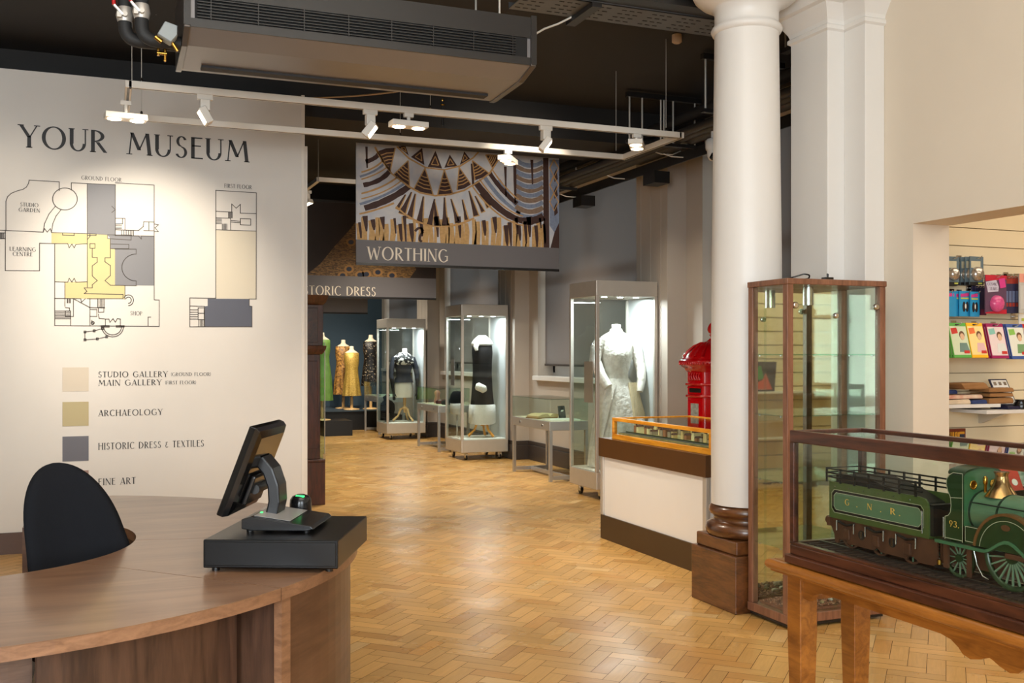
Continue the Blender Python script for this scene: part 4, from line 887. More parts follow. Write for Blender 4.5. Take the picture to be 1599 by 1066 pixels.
# ---------------------------------------------------------------- tall aluminium display cases
M['lam'] = mat('pale_laminate', rgb(196, 200, 200), .4, vary=.03)
def castor(x, y, parent, r=.035):
    c = MB().box(x - .02, x + .02, y - .02, y + .02, .062, .1).box(x - .018, x - .013, y - .028, y + .028, .03, .075).box(x + .013, x + .018, y - .028, y + .028, .03, .075)
    o = c.build('castor', M['steel'], parent)
    MB().cyl((x - .012, y, r), (x + .012, y, r), r, 16).build('wheel', M['plastic'], o)
def display_case(label, x0, x1, y0, y1, h, fl, hd, power, led=True):
    t = thing('display_case', label, 'display case', ((x0 + x1) / 2, (y0 + y1) / 2, 0), 0, 'tall aluminium display cases')
    MB().box(x0, x1, y0, y1, .1, fl).build('base', M['alu'], t, .008)
    MB().box(x0, x1, y0, y1, h - hd, h).build('header', M['alu'], t, .006)
    for x, y in ((x0 + .017, y0 + .017), (x1 - .017, y0 + .017), (x0 + .017, y1 - .017), (x1 - .017, y1 - .017)):
        MB().box(x - .017, x + .017, y - .017, y + .017, fl, h - hd).build('post', M['alu'], t, .003)
    MB().box(x0 + .004, x0 + .01, y0 + .034, y1 - .034, fl, h - hd).build('glass_pane', M['glass'], t)
    MB().box(x0 + .034, x1 - .034, y0 + .004, y0 + .01, fl, h - hd).build('glass_pane', M['glass'], t)
    MB().box(x0 + .034, x1 - .034, y1 - .01, y1 - .004, fl, h - hd).build('glass_pane', M['glass'], t)
    MB().box(x1 - .012, x1 - .004, y0 + .034, y1 - .034, fl, h - hd).build('side_panel', M['lam'], t)
    MB().box(x0 + .012, x1 - .012, y0 + .012, y1 - .012, fl, fl + .006).build('case_floor', M['paper'], t)
    for x in (x0 + .16, (x0 + x1) / 2, x1 - .16): MB().lathe(x, y0 + .15, [(.028, h - hd - .005), (.028, h - hd + .002)], 16).build('led_downlight', M['led'], t)
    MB().lathe(x0 - .002, y0 + .08, [(.008, (fl + h) / 2 + .3), (.008, (fl + h) / 2 + .32)], 8).build('lock', M['steel'], t)
    for x in (x0 + .09, x1 - .09):
        for y in (y0 + .08, y1 - .08): castor(x, y, t)
    area('display_case_led', ((x0 + x1) / 2, y0 + .16, h - hd - .012), ((x0 + x1) / 2 - .01, y0 + .26, 0), x1 - x0 - .24, .06, power, LED)
    return t
display_case('tall lit display case holding the ivory bridal gown', 4.345, 5.015, 8.69, 9.3, 2.11, .27, .15, 20)
display_case('tall lit display case holding the black velvet dress with fur trim', 4.325, 4.985, 12.6, 13.28, 2.06, .27, .15, 15)
display_case('tall lit display case holding the navy jacket and white skirt, furthest back', 4.24, 4.9, 16.1, 16.78, 1.985, .27, .15, 14)

# ---------------------------------------------------------------- mannequins and dresses
def rings(spec, cx, cy, n=48, pleat=None, rz=0):
    out = []
    for i, s_ in enumerate(spec):
        z, rx, ry = s_[0], s_[1], s_[2]; ox = s_[3] if len(s_) > 3 else 0; oy = s_[4] if len(s_) > 4 else 0; am = s_[5] if len(s_) > 5 else 0
        r = []
        for j in range(n):
            a = 2 * PI * j / n; f = 1 + am * math.cos((pleat or 12) * a + .6 * math.sin(3 * a)) + am * .5 * math.sin(5 * a + z * 3)
            x, y = rx * f * math.cos(a) + ox, ry * f * math.sin(a) + oy
            r.append((cx + x * math.cos(rz) - y * math.sin(rz), cy + x * math.sin(rz) + y * math.cos(rz), z))
        out.append(r)
    return out
def neckform(cx, cy, z, m, parent, sc=1.0):
    return MB().loft(rings([(z, .005, .005), (z - .004, .04 * sc, .04 * sc), (z - .05 * sc, .043 * sc, .043 * sc), (z - .085 * sc, .055 * sc, .05 * sc), (z - .11 * sc, .1 * sc, .062 * sc), (z - .135 * sc, .135 * sc, .07 * sc), (z - .2 * sc, .15 * sc, .085 * sc)], cx, cy, 28)).build('dress_form', m, parent)
def tripod(cx, cy, z0, z1, m, parent, spread=.17):
    MB().lathe(cx, cy, [(.02, z0 + .15), (.022, z0 + .2), (.05, z0 + .21), (.05, z0 + .24), (.025, z0 + .25), (.028, z1)], 16).build('stand_pole', m, parent)
    for k in range(3):
        a = -PI / 2 + .5 + k * 2 * PI / 3; c_, q_ = math.cos(a), math.sin(a)
        MB().tube([(cx + .02 * c_, cy + .02 * q_, z0 + .22), (cx + .07 * c_, cy + .07 * q_, z0 + .21), (cx + .11 * c_, cy + .11 * q_, z0 + .1), (cx + spread * c_, cy + spread * q_, z0 + .02)], [.018, .02, .016, .02], 8).build('stand_leg', m, parent)
M['satin'] = mat('ivory_brocade', rgb(238, 235, 228), .45, vary=.2, scale=20, bump=1.0, bscale=30, c2=rgb(212, 207, 196))
# bridal gown
bx, by = 4.72, 9.0
wd = thing('bridal_gown', 'ivory brocade long-sleeved bridal gown on a headless mannequin in the nearest tall case', 'dress', (bx, by, .276))
MB().loft(rings([(1.70, .006, .006), (1.696, .045, .043), (1.66, .046, .044), (1.61, .06, .055)], bx, by, 32)).build('dress_form', M['paper'], wd)
bod = [(1.655, .058, .056), (1.625, .07, .06), (1.60, .12, .075), (1.575, .165, .085), (1.53, .185, .095), (1.45, .168, .12, 0, -.01), (1.38, .16, .13, 0, -.02), (1.30, .142, .115, 0, -.01), (1.22, .128, .105), (1.17, .126, .104), (1.14, .135, .112)]
MB().loft(rings(bod, bx, by, 40)).build('bodice', M['satin'], wd)
sk = [(1.16, .13, .108, 0, 0, .0), (1.12, .16, .13, 0, 0, .01), (1.05, .19, .155, .01, 0, .02), (.9, .225, .19, .015, 0, .03), (.7, .25, .215, .02, 0, .04), (.5, .265, .235, .01, 0, .05), (.285, .275, .245, .0, 0, .06)]
MB().loft(rings(sk, bx, by, 84, 14)).build('skirt', M['satin'], wd)
tr = MB()
tr.loft([[(bx - .05 - (.04 + .24 * t) * w + .01 * math.sin(9 * w), by + .02 - .17 * w + .03 * math.sin(16 * w + t), 1.1 - .82 * t) for w in [k / 14 for k in range(15)]] for t in [i / 12 for i in range(13)]], False, True, False)
tr.build('train', M['satin'], wd)
for s_, pts in ((1, [(bx + .155, by, 1.55), (bx + .20, by - .01, 1.48), (bx + .235, by - .03, 1.36), (bx + .245, by - .07, 1.25), (bx + .22, by - .12, 1.14), (bx + .185, by - .15, 1.03)]), (-1, [(bx - .155, by, 1.55), (bx - .2, by + .02, 1.46), (bx - .225, by + .02, 1.34), (bx - .2, by - .05, 1.2), (bx - .15, by - .12, 1.08)])):
    MB().tube(pts, [.065, .07, .06, .054, .044, .03][:len(pts)], 14).build('sleeve', M['satin'], wd)
dr_ = MB()
for k in range(6): dr_.tube([(bx + .07 + .02 * k, by - .14 + .01 * k, 1.12), (bx + .10 + .03 * k, by - .20 + .02 * k, .8), (bx + .09 + .036 * k, by - .24 + .028 * k, .3)], [.01, .022, .03], 8)
dr_.build('side_drape', mat('gold_ivory_drape', rgb(222, 206, 170), .45, vary=.12, scale=20), wd)
pnl = MB().box(4.36, 4.366, 8.80, 8.99, .93, 1.33).build('text_panel', mat('pinkish_text_panel', rgb(206, 186, 178), .6)); tag(pnl, 'pinkish caption panel hung inside the bridal gown case', 'sign')
# black velvet dress with fur
vx, vy = P(753, 650, y=12.93).x, 12.93
M['velvet'] = mat('black_velvet', rgb(24, 22, 22), .85, spec=.2, vary=.2, scale=30)
M['fur'] = mat('white_fur', rgb(236, 234, 228), .9, vary=.08, scale=60, bump=1.0, bscale=60)
vd = thing('velvet_dress', 'black velvet dress with white fur collar and hem in the middle tall case', 'dress', (vx, vy, .276))
MB().loft(rings([(1.60, .10, .06), (1.56, .135, .08), (1.5, .14, .095), (1.42, .145, .115), (1.3, .135, .11), (1.15, .132, .11), (1.0, .14, .115), (.85, .15, .125), (.70, .165, .14)], vx, vy, 40)).build('dress_body', M['velvet'], vd)
MB().loft(rings([(1.655, .05, .045), (1.64, .07, .06), (1.60, .12, .08), (1.55, .155, .1), (1.52, .15, .1), (1.53, .1, .08)], vx, vy, 40, 9)).tube([(vx - .1, vy - .07, 1.56), (vx - .13, vy - .1, 1.5), (vx - .12, vy - .11, 1.45)], [.04, .035, .02], 10).build('fur_collar', M['fur'], vd)
MB().loft(rings([(.72, .165, .14), (.715, .18, .155, 0, 0, .02), (.6, .19, .165, 0, 0, .02), (.47, .188, .165, 0, 0, .02), (.45, .15, .13)], vx, vy, 48, 7)).build('fur_hem', M['fur'], vd)
MB().tube([(vx - .145, vy - .14, .98), (vx - .12, vy - .15, .97), (vx - .03, vy - .15, .93), (vx - .005, vy - .14, .925)], [.03, .055, .055, .03], 14).build('fur_muff', M['fur'], vd)
tripod(vx, vy, .276, .47, M['pine'], vd, .2)
hx, hy = 4.45, 13.15
hat = thing('cloche_hat', 'black hat with white fur brim on a stand beside the velvet dress', 'hat', (hx, hy, .276))
MB().lathe(hx, hy, [(.06, .276), (.06, .285), (.012, .29), (.012, .72)], 16).build('hat_stand', M['alu'], hat)
MB().lathe(hx, hy, [(.09, .72), (.1, .78), (.09, .85), (.06, .89), (.005, .9)], 24).build('crown', M['velvet'], hat)
MB().lathe(hx, hy, [(.07, .58), (.09, .6), (.1, .68), (.095, .73), (.08, .73)], 24).build('fur_brim', M['fur'], hat)
pnl = MB().box(4.34, 4.346, 12.95, 13.1, .98, 1.33).build('text_panel', mat('mauve_text_panel', rgb(150, 140, 140), .6)); tag(pnl, 'grey caption panel hung inside the velvet dress case', 'sign')
# navy jacket and white skirt
nx, ny = P(630, 600, y=16.40).x, 16.40
M['navy'] = mat('navy_wool', rgb(38, 42, 54), .8, vary=.1, scale=60)
nd = thing('jacket_outfit', 'navy jacket with black and white collar over a white skirt in the furthest tall case', 'dress', (nx, ny, .276))
neckform(nx + .02, ny, 1.50, M['paper'], nd, .9)
MB().loft(rings([(1.40, .09, .07), (1.37, .15, .09), (1.3, .16, .1), (1.2, .15, .12), (1.1, .125, .1), (1.04, .12, .1), (.98, .15, .13, 0, 0, .02), (.93, .165, .14, 0, 0, .04)], nx, ny, 40, 8)).build('jacket', M['navy'], nd)
M['floral'] = mat('black_white_floral', rgb(232, 230, 226), .7, c2=rgb(14, 14, 16), scale=18)
_r = [n for n in M['floral'].node_tree.nodes if n.type == 'VALTORGB'][0]; _r.color_ramp.elements[0].position = .5; _r.color_ramp.elements[1].position = .54
MB().loft(rings([(1.43, .06, .055), (1.41, .1, .075), (1.36, .165, .11, 0, -.01, .03), (1.24, .175, .13, 0, -.02, .05), (1.22, .15, .11)], nx, ny, 48, 9)).build('lace_collar', M['floral'], nd)
MB().loft(rings([(.97, .13, .11), (.85, .155, .13), (.72, .15, .125), (.68, .15, .125)], nx, ny, 36)).build('skirt', M['paper'], nd)
for s_ in (-1, 1):
    MB().tube([(nx + s_ * .15, ny, 1.34), (nx + s_ * .2, ny - .02, 1.2), (nx + s_ * .225, ny - .04, 1.05), (nx + s_ * .215, ny - .07, .97)], [.055, .05, .042, .036], 12).build('sleeve', M['navy'], nd)
    gv = MB().tube([(nx + s_ * .218, ny - .07, .99), (nx + s_ * .21, ny - .1, .86), (nx + s_ * .2, ny - .12, .76), (nx + s_ * .2, ny - .13, .72)], [.034, .028, .022, .026], 10)
    for k in range(4): gv.tube([(nx + s_ * (.185 + .01 * k), ny - .13, .72), (nx + s_ * (.183 + .012 * k), ny - .145, .67), (nx + s_ * (.18 + .012 * k), ny - .14, .635 + .008 * abs(k - 1.5))], [.007, .007, .005], 6)
    gv.tube([(nx + s_ * .178, ny - .125, .735), (nx + s_ * .16, ny - .14, .70)], [.008, .006], 6)
    gv.build('glove', M['velvet'], nd)
tripod(nx + .02, ny, .276, .69, M['beech'], nd, .2)
fx_, fy_ = 4.37, 16.55
bo_ = thing('feather_hat', 'black beaded hat on a small stand beside the navy jacket outfit', 'hat', (fx_, fy_, .276))
MB().lathe(fx_, fy_, [(.05, .276), (.05, .284), (.015, .29), (.015, .6)], 14).build('hat_stand', M['plastic'], bo_)
MB().lathe(fx_, fy_, [(.10, .42), (.115, .46), (.11, .56), (.07, .62), (.02, .64)], 20, sx=1.1).tube([(fx_, fy_, .58), (fx_ - .04, fy_ - .03, .68), (fx_ + .02, fy_ - .04, .73)], [.05, .05, .02], 8).build('crown', M['velvet'], bo_)
# dresses on the dark platform at the end
pf_ = thing('display_platform', 'low black display platform along the dark end wall', 'platform', (4.2, 19.3, 0))
MB().box(1.86, 5.0, 18.45, 20.29, 0, .345).build('platform_body', mat('matt_black_paint', rgb(16, 16, 17), .5, vary=.1), pf_); MB().box(1.86, 5.0, 18.42, 20.29, .345, .36).build('platform_top', mat('dark_blue_platform', rgb(52, 66, 76), .5), pf_)
def gown(name, label, u, y, z_neck, z_hem, m, w=1.0, pole=True, base=.36, pl=10, skirtam=.05):
    x = XU(u, y); t = thing(name, label, 'dress', (x, y, base))
    zn = z_neck
    neckform(x, y, zn, M['cream'], t, .95 * w)
    L = zn - z_hem
    sp = [(zn - .115, .07 * w, .055), (zn - .13, .145 * w, .07), (zn - .19, .15 * w, .09), (zn - .30, .15 * w, .12), (zn - .42, .13 * w, .1), (zn - .52, .135 * w, .11, 0, 0, .01), (zn - .66, .155 * w, .13, 0, 0, .02), (zn - .82, .17 * w, .14, 0, 0, skirtam), (z_hem, .185 * w, .155, 0, 0, skirtam * 1.4)]
    MB().loft(rings(sp, x, y, 60, pl)).build('dress_body', m, t)
    MB().cyl((x, y, base + .02), (x, y, z_hem + .1), .028, 12).build('stand_pole', M['beech'], t)
    MB().lathe(x, y, [(.15, base), (.15, base + .015), (.03, base + .03)], 28).build('stand_base', M['beech'], t)
    return t
M['leo'] = mat('leopard_sequin', rgb(206, 150, 72), .5, c2=rgb(58, 34, 18), scale=30)
M['goldseq'] = mat('gold_sequin', rgb(218, 182, 92), .38, metal=.35, c2=rgb(150, 116, 46), scale=60, bump=.3, bscale=150)
M['blackseq'] = mat('black_sequin', rgb(16, 15, 14), .35, c2=rgb(18, 16, 15), scale=40, bump=.3, bscale=150)
m_ = M['blackseq']; nt = m_.node_tree; rp = [n for n in nt.nodes if n.type == 'VALTORGB'][0]; rp.color_ramp.elements[0].position = .60; rp.color_ramp.elements[1].position = .66; rp.color_ramp.elements[1].color = rgb(190, 170, 140)
M['greenchi'] = mat('green_chiffon', rgb(110, 150, 66), .5, vary=.3, scale=12)
g1 = gown('leopard_dress', 'brown leopard patterned sleeveless dress on the end platform, behind the gold one', 536, 19.3, 1.68, .63, M['leo'], 1.02)
gown('gold_dress', 'gold sequin dress on the end platform, in front of the leopard patterned one', 549, 18.85, 1.555, .62, M['goldseq'], .95)
gown('black_sequin_dress', 'black sequin dress on the end platform, right of the gold one', 579, 18.9, 1.77, .80, M['blackseq'], 1.0)
gst = MB().box(XU(500, 17.5), XU(540, 17.5) + .05, 17.2, 17.8, 0, .26); gst = gst.build('low_plinth', mat('black_plinth_paint', rgb(22, 24, 28), .5)); tag(gst, 'low black plinth under the green dress behind the clock', 'plinth')
gown('green_dress', 'green chiffon dress seen behind the glass beside the clock', 503, 17.5, 1.78, .60, M['greenchi'], .95, base=.26, pl=7)
# free-standing glass screen beside the clock
gx = P(507, 722, z=0)
gs = thing('glass_screen', 'frameless glass screen edge standing right behind the clock', 'glass screen', (gx.x - .3, gx.y, 0))
MB().box(gx.x - .9, gx.x, gx.y, gx.y + .012, .03, 1.55).build('glass_pane', M['glassshelf'], gs)
MB().box(gx.x - .02, gx.x + .008, gx.y - .01, gx.y + .022, 0, .12).build('floor_clamp', M['steel'], gs); MB().box(gx.x - .9, gx.x - .86, gx.y - .01, gx.y + .022, 0, .12).build('floor_clamp', M['steel'], gs)
MB().box(gx.x - .002, gx.x + .006, gx.y - .004, gx.y + .016, .12, 1.55).build('edge_strip', M['alu'], gs)

# ---------------------------------------------------------------- flat table cases
M['alucool'] = mat('silver_table_case', rgb(190, 188, 184), .35, metal=.6, vary=.04)
def table_case(label, x0, x1, y0, y1):
    t = thing('table_case', label, 'display case', ((x0 + x1) / 2, (y0 + y1) / 2, 0), 0, 'flat glass table cases')
    MB().box(x0, x1, y0, y1, .56, .66).build('case_body', M['alucool'], t, .004)
    MB().box(x0 + .02, x1 - .02, y0 + .02, y1 - .02, .66, .664).build('case_lining', M['cream'], t)
    for x in (x0 + .018, x1 - .018):
        for y in (y0 + .018, y1 - .018): MB().box(x - .017, x + .017, y - .017, y + .017, 0, .56).build('leg', M['alucool'], t)
    for b_ in ((x0, x1, y0, y0 + .034), (x0, x1, y1 - .034, y1)): MB().box(b_[0] + .035, b_[1] - .035, b_[2], b_[3], .02, .06).build('foot_rail', M['alucool'], t)
    MB().box((x0 + x1) / 2 - .017, (x0 + x1) / 2 + .017, y0 + .034, y1 - .034, .02, .06).build('foot_rail', M['alucool'], t)
    for b_ in ((x0, x0 + .005, y0, y1), (x1 - .005, x1, y0, y1), (x0 + .005, x1 - .005, y0, y0 + .005), (x0 + .005, x1 - .005, y1 - .005, y1)): MB().box(*b_, .664, .90).build('glass_side', M['glass'], t)
    MB().box(x0, x1, y0, y1, .90, .907).build('glass_top', M['glassshelf'], t)
    for y in (y0 + .2, y1 - .25): MB().cyl((x0 - .006, y, .61), (x0 + .004, y, .61), .014, 12).build('lock', M['steel'], t)
table_case('flat glass table case with an open book, just behind the bridal gown case', 4.50, 4.97, 10.14, 11.24)
table_case('flat glass table case with dark accessories, behind the velvet dress case', 4.40, 4.88, 13.85, 14.9)
table_case('flat glass table case furthest back, left of the navy jacket outfit', 4.38, 4.85, 17.2, 18.25)
bk = thing('open_book', 'open brown old book lying in the table case behind the bridal gown', 'book', (4.7, 10.75, .664), .2, local=True)
MB().box(-.17, .17, -.13, .13, 0, .012).build('cover', mat('tan_leather', rgb(150, 104, 54), .6), bk)
for s_ in (-1, 1):
    MB().loft([[(s_ * x, y, z) for y, z in ((-.12, .012), (.12, .012), (.12, zt), (-.12, zt))] for x, zt in ((.003, .03), (.04, .055), (.1, .05), (.16, .03))], True, False).build('page_block', mat('aged_paper', rgb(216, 190, 142), .7), bk)
o = thing('photo_card', 'small dark photograph standing in the table case beside the open book', 'photograph', (4.83, 10.52, .664), .1, local=True)
MB(Matrix.Rotation(-.25, 4, 'X')).box(-.045, .045, -.003, .003, 0, .15).build('card', mat('dark_photo', rgb(120, 116, 110), .5, c2=rgb(20, 20, 20), scale=14), o)
MB().bar((0, .003, .1), (0, .09, .002), .03, .003).build('strut', M['paper'], o)
o = MB().box(4.56, 4.92, 10.24, 10.5, .664, .674).build('document_sheet', M['paper']); tag(o, 'white printed sheet lying in the table case before the open book', 'document')
o = MB().loft(rings([(.664, .09, .07), (.70, .1, .08, 0, 0, .05), (.73, .06, .05)], 4.62, 14.35, 24, 7)).build('beaded_purse', mat('dark_red_beads', rgb(90, 26, 22), .4, vary=.3, scale=60)); tag(o, 'dark red beaded purse in the table case behind the velvet dress', 'purse')
o = MB().lathe(4.6, 14.52, [(.045, .664), (.05, .70), (.035, .78), (.05, .83), (.02, .86)], 18).build('pink_bottle', mat('pink_porcelain', rgb(214, 150, 130), .3)); tag(o, 'small pink ornament standing in the table case left of the velvet dress', 'ornament')
o = MB().loft(rings([(.664, .12, .09), (.69, .13, .1, 0, 0, .06), (.72, .12, .09, 0, 0, .05), (.745, .05, .04)], 4.66, 14.1, 24, 6)).build('lace_bundle', M['velvet']); tag(o, 'black lace bundle in the table case behind the velvet dress', 'lace')
o = MB().box(4.46, 4.76, 17.3, 17.8, .664, .684).build('document_sheet', M['paper']); tag(o, 'pale sheet in the furthest table case', 'document')

# ---------------------------------------------------------------- counter with the town model
KX, KY0, KY1, KX1 = 3.50, 5.46, 6.93, 4.25
ctr = thing('display_counter', 'white counter with brown top band and brown plinth, behind the column', 'counter', ((KX + KX1) / 2, (KY0 + KY1) / 2, 0))
MB().box(KX - .012, KX1, KY0 - .012, KY1 + .012, .625, .765).build('top_band', M['bronze'], ctr, .002)
MB().box(KX + .012, KX1 - .012, KY0 + .03, KY1 - .03, .18, .625).build('front_panel', M['counterw'], ctr)
MB().box(KX, KX1, KY0, KY1, 0, .18).build('plinth', mat('dark_brown_plinth', rgb(70, 52, 34), .4, vary=.06), ctr)
for x in (KX + .012, KX1 - .012):
    for y in (KY0 + .02, KY1 - .02): MB().box(x - .014, x + .014, y - .022, y + .022, .18, .625).build('corner_profile', M['alu'], ctr, .004)
tc_ = thing('model_case', 'long glazed case with honey-coloured wooden frame on the white counter', 'model case', (3.87, 6.13, .765))
MX0, MX1, MY0, MY1, MZ = 3.53, 4.22, 5.45, 6.80, .925
MB().box(MX0, MX1, MY0, MY1, .765, .802).build('base_frame', M['pine'], tc_, .003)
for b_ in ((MX0, MX0 + .03, MY0, MY1), (MX1 - .03, MX1, MY0, MY1), (MX0 + .03, MX1 - .03, MY0, MY0 + .03), (MX0 + .03, MX1 - .03, MY1 - .03, MY1)): MB().box(*b_, MZ - .025, MZ).build('top_rail', M['pine'], tc_, .003)
for x in (MX0, MX1 - .03):
    for y in (MY0, MY1 - .03): MB().box(x, x + .03, y, y + .03, .802, MZ - .025).build('corner_post', M['pine'], tc_, .003)
MB().box(MX0 + .008, MX0 + .012, MY0 + .03, MY1 - .03, .802, MZ - .025).build('glass_pane', M['glass'], tc_)
MB().box(MX0 + .03, MX1 - .03, MY0 + .008, MY0 + .012, .802, MZ - .025).build('glass_pane', M['glass'], tc_)
MB().box(MX1 - .012, MX1 - .008, MY0 + .03, MY1 - .03, .802, MZ - .025).build('glass_pane', M['glass'], tc_)
MB().box(MX0 + .03, MX1 - .03, MY0 + .03, MY1 - .03, MZ - .012, MZ - .006).build('glass_top', M['glass'], tc_)
tm = thing('town_model', 'miniature seaside town model with tiny buildings inside the honey wooden case', 'model', (3.87, 6.13, .803))
MB().box(MX0 + .035, MX1 - .035, MY0 + .035, MY1 - .035, .803, .812).build('ground', mat('model_ground', rgb(176, 164, 116), .9, c2=rgb(128, 124, 84), scale=18), tm)
MB().box(MX0 + .05, MX0 + .09, MY0 + .035, MY1 - .035, .812, .814).build('road', mat('model_road', rgb(88, 84, 78), .9), tm)
MB().box(MX0 + .10, MX0 + .11, MY0 + .035, MY1 - .035, .812, .82).build('hedge', mat('model_hedge', rgb(70, 78, 46), .95, bump=.8, bscale=300), tm)
rnd = random.Random(11)
mb_c = [mat('model_house_%s' % n, c_, .8, vary=.1, scale=60) for n, c_ in (('cream', rgb(244, 228, 176)), ('brick', rgb(168, 116, 82)), ('sand', rgb(226, 196, 136)), ('grey', rgb(176, 160, 136)))]
mr_ = mat('model_roof', rgb(96, 66, 52), .8, vary=.2, scale=60)
for k in range(62):
    y = MY0 + .06 + (k % 31) * .0415; row = k // 31; x = MX0 + .13 + row * .18 + rnd.uniform(0, .07)
    w, l, h = rnd.uniform(.03, .06), rnd.uniform(.022, .038), rnd.uniform(.024, .058)
    b = MB(); b.box(x, x + w, y, y + l, .812, .812 + h)
    b.m = 1
    if rnd.random() < .7: b.prism([(y - .001, .812 + h), (y + l + .001, .812 + h), (y + l / 2, .812 + h + .014)], 'x', x - .001, x + w + .001)
    else: b.box(x + .004, x + .012, y + .004, y + .012, .812 + h, .812 + h + .012)
    b.build('model_building', [rnd.choice(mb_c), mr_], tm)
# ---------------------------------------------------------------- red hexagonal post box
PX, PY = 4.62, 7.12
pb = thing('post_box', 'glossy red hexagonal antique post box behind the counter, half hidden by the column', 'post box', (PX, PY, 0), math.radians(8), local=True)
hx_ = lambda r, z: (r, z)
A0 = math.radians(30)
MB().lathe(0, 0, [(.25, 0), (.25, .14), (.235, .17), (.215, .18)], 6, True, A0).build('plinth', M['red'], pb, .006)
MB().lathe(0, 0, [(.205, .18), (.205, 1.28)], 6, True, A0).build('body', M['red'], pb, .012)
bd = MB()
for z, e in ((1.06, .012), (1.155, .014), (.62, .01)): bd.lathe(0, 0, [(.205, z - .012), (.205 + e, z - .008), (.205 + e, z + .008), (.205, z + .012)], 6, True, A0)
bd.build('band', M['red'], pb)
cn = MB(); cn.lathe(0, 0, [(.205, 1.255), (.22, 1.27), (.225, 1.285), (.25, 1.30), (.27, 1.32), (.275, 1.335), (.27, 1.35), (.25, 1.36)], 6, True, A0)
cn.build('cornice', M['red'], pb)
bd = MB()
for e in range(6):
    a0_ = A0 + e * PI / 3; a1_ = a0_ + PI / 3
    for k in range(10):
        t = (k + .5) / 10; x = .272 * (math.cos(a0_) * (1 - t) + math.cos(a1_) * t); y = .272 * (math.sin(a0_) * (1 - t) + math.sin(a1_) * t)
        bd.lathe(x, y, [(.004, 1.312), (.0115, 1.325), (.004, 1.338)], 6)
bd.build('bead_moulding', M['red'], pb)
cp_ = MB(); cp_.lathe(0, 0, [(.25, 1.355), (.24, 1.375), (.205, 1.42), (.15, 1.465), (.09, 1.495), (.04, 1.51)], 6, True, A0)
for e in range(18):
    a = A0 + e * PI / 9; k = 1 if e % 3 == 0 else .9
    cp_.tube([(r * k * math.cos(a), r * k * math.sin(a), z + .004) for r, z in ((.235, 1.375), (.2, 1.418), (.15, 1.462), (.09, 1.494))], [.014, .013, .011, .006], 6)
cp_.build('domed_cap', M['red'], pb)
MB().lathe(0, 0, [(.05, 1.505), (.03, 1.52), (.014, 1.535), (.014, 1.55), (.026, 1.558), (.014, 1.568), (.03, 1.58), (.04, 1.60), (.036, 1.625), (.02, 1.65), (.004, 1.665)], 18).build('acorn_finial', M['red'], pb)
def hexface(e, fn):    # fn gets matrix with x along the face, y outwards, z up
    a = A0 + e * PI / 3 + PI / 6; r = .205 * math.cos(PI / 6)
    return Matrix.Translation((r * math.cos(a), r * math.sin(a), 0)) @ Matrix.Rotation(a - PI / 2, 4, 'Z')
fT = hexface(2, 0)
MB(fT).box(-.07, .07, -.002, .004, 1.09, 1.125).build('posting_slot', mat('slot_shadow_black', rgb(12, 4, 4), .7), pb)
MB(fT).box(-.078, .078, 0, .02, 1.125, 1.135).box(-.078, .078, 0, .012, 1.075, 1.085).build('slot_hood', M['red'], pb)
MB(fT).box(-.062, .062, -.002, .004, .72, 1.02).build('notice_frame', M['red'], pb)
MB(fT).box(-.045, .05, .0035, .006, .74, 1.0).build('collection_notice', mat('enamel_notice', rgb(176, 178, 168), .3, vary=.5, scale=40), pb)
for e in (3, 2, 1):
    dT = hexface(e, 0); MB(dT).box(-.09, .09, -.002, .004, .22, .69).build('door_panel', M['red'], pb, .003)
dT = hexface(3, 0); MB(dT).box(-.085, .085, -.002, .004, .70, 1.04).build('door_panel', M['red'], pb, .003); MB(dT).box(-.03, .04, .004, .008, .97, 1.02).build('name_plate', M['red'], pb)
rl = MB(fT)
for k in range(5): rl.tube([(-.06 + .03 * k, .003, 1.19), (-.05 + .03 * k, .01, 1.22), (-.06 + .03 * k, .003, 1.25)], .008, 6)
rl.build('royal_emblem', M['red'], pb)

# ---------------------------------------------------------------- longcase clock behind the map wall
KYc = 9.4; c0 = 1.5
ck = thing('longcase_clock', 'tall mahogany longcase clock standing behind the right end of the map wall', 'clock', (1.7, KYc + .12, 0))
xr = XU(508, KYc); xt = XU(504, KYc); xh = XU(513, KYc)
MB().box(c0, xr, KYc, KYc + .28, 0, .40).build('plinth', M['mahog'], ck, .004)
MB().box(c0, xr, KYc - .01, KYc + .28, .40, .425).build('plinth_moulding', M['mahog'], ck, .006)
MB().box(c0 + .03, XU(501, KYc), KYc + .03, KYc + .26, .425, 1.40).build('trunk', M['mahog'], ck, .004)
MB().box(c0 + .08, XU(497, KYc), KYc + .022, KYc + .03, .52, 1.34).build('trunk_door', M['mahog'], ck, .004)
MB().loft([[(c0 - e, KYc - e, z), (xr - .03 + e, KYc - e, z), (xr - .03 + e, KYc + .27, z), (c0 - e, KYc + .27, z)] for e, z in ((0, 1.40), (.015, 1.42), (.03, 1.45), (.035, 1.48))], True, False).build('throat_moulding', M['mahog'], ck)
MB().box(c0 + .01, xr - .02, KYc + .0, KYc + .27, 1.48, 1.86).build('hood', M['mahog'], ck, .004)
MB().box(c0 + .05, xr - .07, KYc - .008, KYc, 1.51, 1.83).build('hood_door', M['casewood'], ck, .003)
MB().loft([[(c0 - e, KYc - e, z), (xr - .02 + e, KYc - e, z), (xr - .02 + e, KYc + .28, z), (c0 - e, KYc + .28, z)] for e, z in ((0, 1.86), (.02, 1.88), (.035, 1.92), (.045, 1.95))], True, False).build('cornice', M['mahog'], ck)

